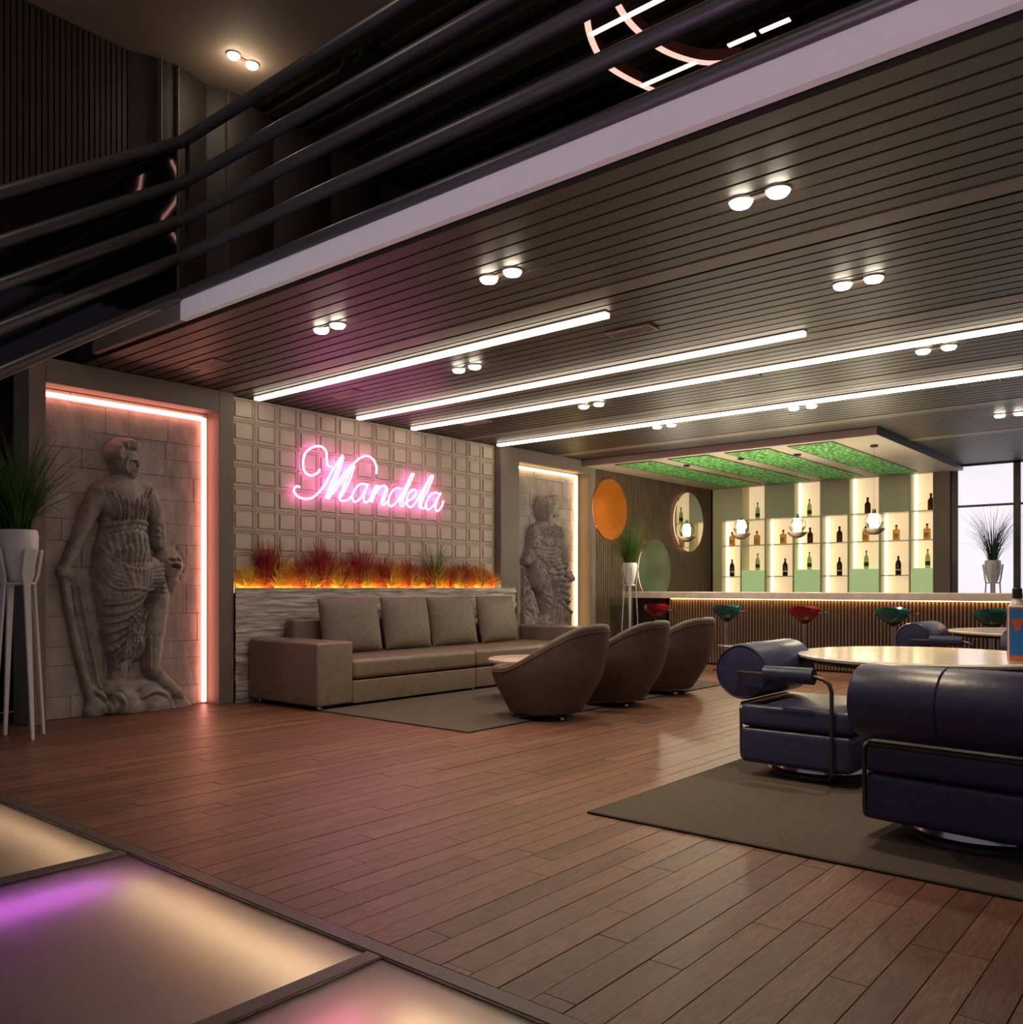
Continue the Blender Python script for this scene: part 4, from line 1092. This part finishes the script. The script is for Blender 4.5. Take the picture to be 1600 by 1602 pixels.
def bottle(kind):
    r = thing('bottle', '', 'bottle', (0, 0, 0), 0, 'bottles on the back bar shelves')
    if kind == 'wine':
        part(B().lathe([(0, 0), (.045, 0), (.048, .01), (.048, .20), (.035, .24), (.017, .265), (.015, .33), (0, .33)], n=16), 'body', M['wine'], r)
        part(B().lathe([(.0485, .075), (.0495, .075), (.0495, .105), (.0485, .105)], n=16), 'label', M['paper'], r)
        part(B().lathe([(.017, .30), (.018, .30), (.018, .332), (0, .332)], n=12), 'capsule', M['cap'], r)
    elif kind == 'amber':
        part(B().box(-.052, .052, -.04, .04, 0, .19, .02, 3), 'body', M['amber'], r)
        part(B().cyl((0, 0, .185), (0, 0, .235), .02, .016, 12), 'neck', M['amber'], r)
        part(B().cyl((0, 0, .235), (0, 0, .27), .02, n=12), 'stopper', M['cap'], r)
        part(B().box(-.035, .035, -.0425, -.040, .04, .12), 'label', M['gold'], r)
    elif kind == 'ruby':
        part(B().lathe([(0, 0), (.05, 0), (.052, .01), (.052, .17), (.03, .205), (.02, .215), (.016, .25), (0, .25)], n=16), 'body', M['ruby'], r)
        part(B().cyl((0, 0, .25), (0, 0, .29), .022, n=12), 'stopper', M['cap'], r)
    else:
        part(B().lathe([(0, 0), (.038, 0), (.04, .01), (.04, .19), (.025, .235), (.014, .25), (.013, .31), (0, .31)], n=16), 'body', M['lime'], r)
        part(B().lathe([(.0405, .05), (.0415, .05), (.0415, .12), (.0405, .12)], n=16), 'label', M['green'], r)
        part(B().cyl((0, 0, .30), (0, 0, .325), .016, n=12), 'stopper', M['cap'], r)
    return r
proto = {}
def putb(kind, x, z, label, y=YF+.14):
    if kind in proto: o = dup(proto[kind])
    else: o = proto[kind] = bottle(kind)
    place(o, (x, y, z), 0, label)
cn = ['bay beside the walnut wall', 'second bay from the walnut wall', 'third bay from the walnut wall', 'fourth bay from the walnut wall', 'fourth bay from the pillar', 'third bay from the pillar', 'second bay from the pillar', 'bay beside the pillar']
def bx(px, z): return atY(px, 850, YF+.14).x
for k, kind, px in ((1, 'lime', 1185), (3, 'lime', 1266), (5, 'ruby', 1357), (7, 'ruby', 1456)):
    putb(kind, bx(px, 0), Z1+.004, '%s bottle on the top shelf, %s' % ({'lime': 'slim pale green', 'ruby': 'dark red'}[kind], cn[k]))
for k, kind, px in ((0, 'amber', 1145), (1, 'amber', 1184), (2, 'amber', 1225), (3, 'ruby', 1267), (4, 'ruby', 1313), (5, 'amber', 1354), (6, 'amber', 1402), (7, 'amber', 1450)):
    putb(kind, bx(px, 0), Z2+.004, '%s bottle on the middle shelf, %s' % ({'amber': 'squat amber', 'ruby': 'dark red'}[kind], cn[k]))
for k, kind, px in ((0, 'wine', 1145), (2, 'wine', 1228), (4, 'wine', 1313), (6, 'wine', 1405)):
    putb(kind, bx(px, 0), Z3+.004, 'dark wine bottle with pale label on the low shelf, %s' % cn[k])
for k, kind, px in ((1, 'lime', 1185), (3, 'lime', 1266), (5, 'lime', 1355), (7, 'lime', 1451)):
    putb(kind, bx(px, 0), Z4+.001, 'slim pale green bottle standing on the mint cabinet, %s' % cn[k])

# ================================================================== CANOPY AND PENDANTS
cp = thing('bar_canopy', 'flat beige canopy over the bar with four green pierced panels', 'canopy', (-5.7, 13.4, 3.1)); c0_ = Vector((-5.7, 13.4, 3.1))
part(B().box(-7.97, -3.48, 11.262, 15.66, 3.105, 3.198), 'slab', M['canopy'], cp, -c0_, smooth=False)
part(B().box(-7.97, -3.48, 11.25, 11.262, 3.10, 3.198), 'front_edge', M['canopyf'], cp, -c0_, smooth=False)
part(B().box(-3.48, -3.468, 11.25, 15.6, 3.10, 3.198), 'side_edge', M['blackm'], cp, -c0_, smooth=False)
for (x0, x1) in ((-4.68, -4.10), (-5.60, -4.98), (-6.52, -5.90), (-7.45, -6.82)):
    b = B()
    b.box(x0, x1, 11.42, 15.28, 3.098, 3.106)
    pn = part(b, 'green_panel', M['moss'], cp, -c0_, smooth=False)
    b = B()
    for q in ((x0-.018, x0, 11.40, 15.3), (x1, x1+.018, 11.40, 15.3), (x0, x1, 11.40, 11.42), (x0, x1, 15.28, 15.3)): b.box(*q, 3.094, 3.106)
    part(b, 'panel_frame', M['frame'], cp, -c0_, smooth=False)
def pendant():
    r = thing('pendant_lamp', '', 'pendant lamp', (0, 0, 0), 0, 'glass pendant lamps over the bar')
    # origin at the ceiling; the dish hangs .98 below
    part(B().lathe([(0, 0), (.05, 0), (.05, -.02), (0, -.03)], n=20), 'ceiling_rose', M['blackm'], r)
    part(B().cyl((0, 0, -.03), (0, 0, -.86), .0016, n=6), 'cord', M['gun'], r)
    q = -.155
    part(B().lathe([(0, -.70+q), (.022, -.70+q), (.028, -.76+q), (0, -.76+q)], n=16), 'socket', M['dish'], r)
    part(B().lathe([(0, -.762+q), (.045, -.77+q), (.056, -.82+q), (.056, -.93+q), (.045, -.955+q), (0, -.96+q)], n=20), 'bulb', M['bulb'], r)
    pr = [(.03, -.745+q)]+[(.118*sin(a), -.855+q+.118*cos(a)) for a in [.3+k*(pi-.75)/12 for k in range(13)]]
    part(B().lathe(pr, n=28), 'glass_globe', M['clear'], r)
    part(B().lathe([(.0, -1.045+q), (.05, -1.04+q), (.10, -1.01+q), (.142, -.968+q), (.145, -.964+q), (.135, -.963+q), (.0, -.963+q)], n=32), 'dish', M['dish'], r)
    return r
pd = pendant()
PND = ((1074, 728), (1159, 717), (1247, 711), (1367, 697))
PYS = (833, 835, 829, 826)
for k, (px, py) in enumerate(PND):
    p = atZ(px, py, 3.098); o = pd if k == 0 else dup(pd)
    place(o, p, 0, ('glass pendant lamp in front of the upper round mirror', 'glass pendant lamp second from the left over the bar', 'glass pendant lamp third from the left over the bar', 'glass pendant lamp nearest the window over the bar')[k])
    lamp('pendant_glow', 'POINT', (p.x-.0, p.y-.3, 3.098-1.1), 42, (1, .85, .6), shadow_soft_size=.05)

# ================================================================== ROUND MIRRORS
for (px, py, R_, m, lab) in ((955, 797, .50, 'omirror', 'large round mirror with a painted amber reflection on the walnut wall, partly behind the niche'),
                             (1025, 892, .545, 'gmirror', 'round grey-green mirror low on the walnut wall behind the counter'),
                             (1078, 817, .555, 'mirror', 'round clear mirror high on the walnut wall reflecting the bottle shelves')):
    p = atX(px, py, -7.94)
    r = thing('round_mirror', lab, 'mirror', p, 0, 'round mirrors on the walnut wall')
    part(B().cyl((-.012, 0, 0), (.0, 0, 0), R_, n=64), 'mirror_glass', M[m], r)
    part(B().tube([(-.03, (R_-.03)*cos(2*pi*k/64), (R_-.03)*sin(2*pi*k/64)) for k in range(64)], .008, 6, True), 'halo_led', M['mirled'], r)
    part(B().cyl((-.058, 0, 0), (-.0125, 0, 0), R_*.5, n=24), 'wall_mount', M['blackm'], r)
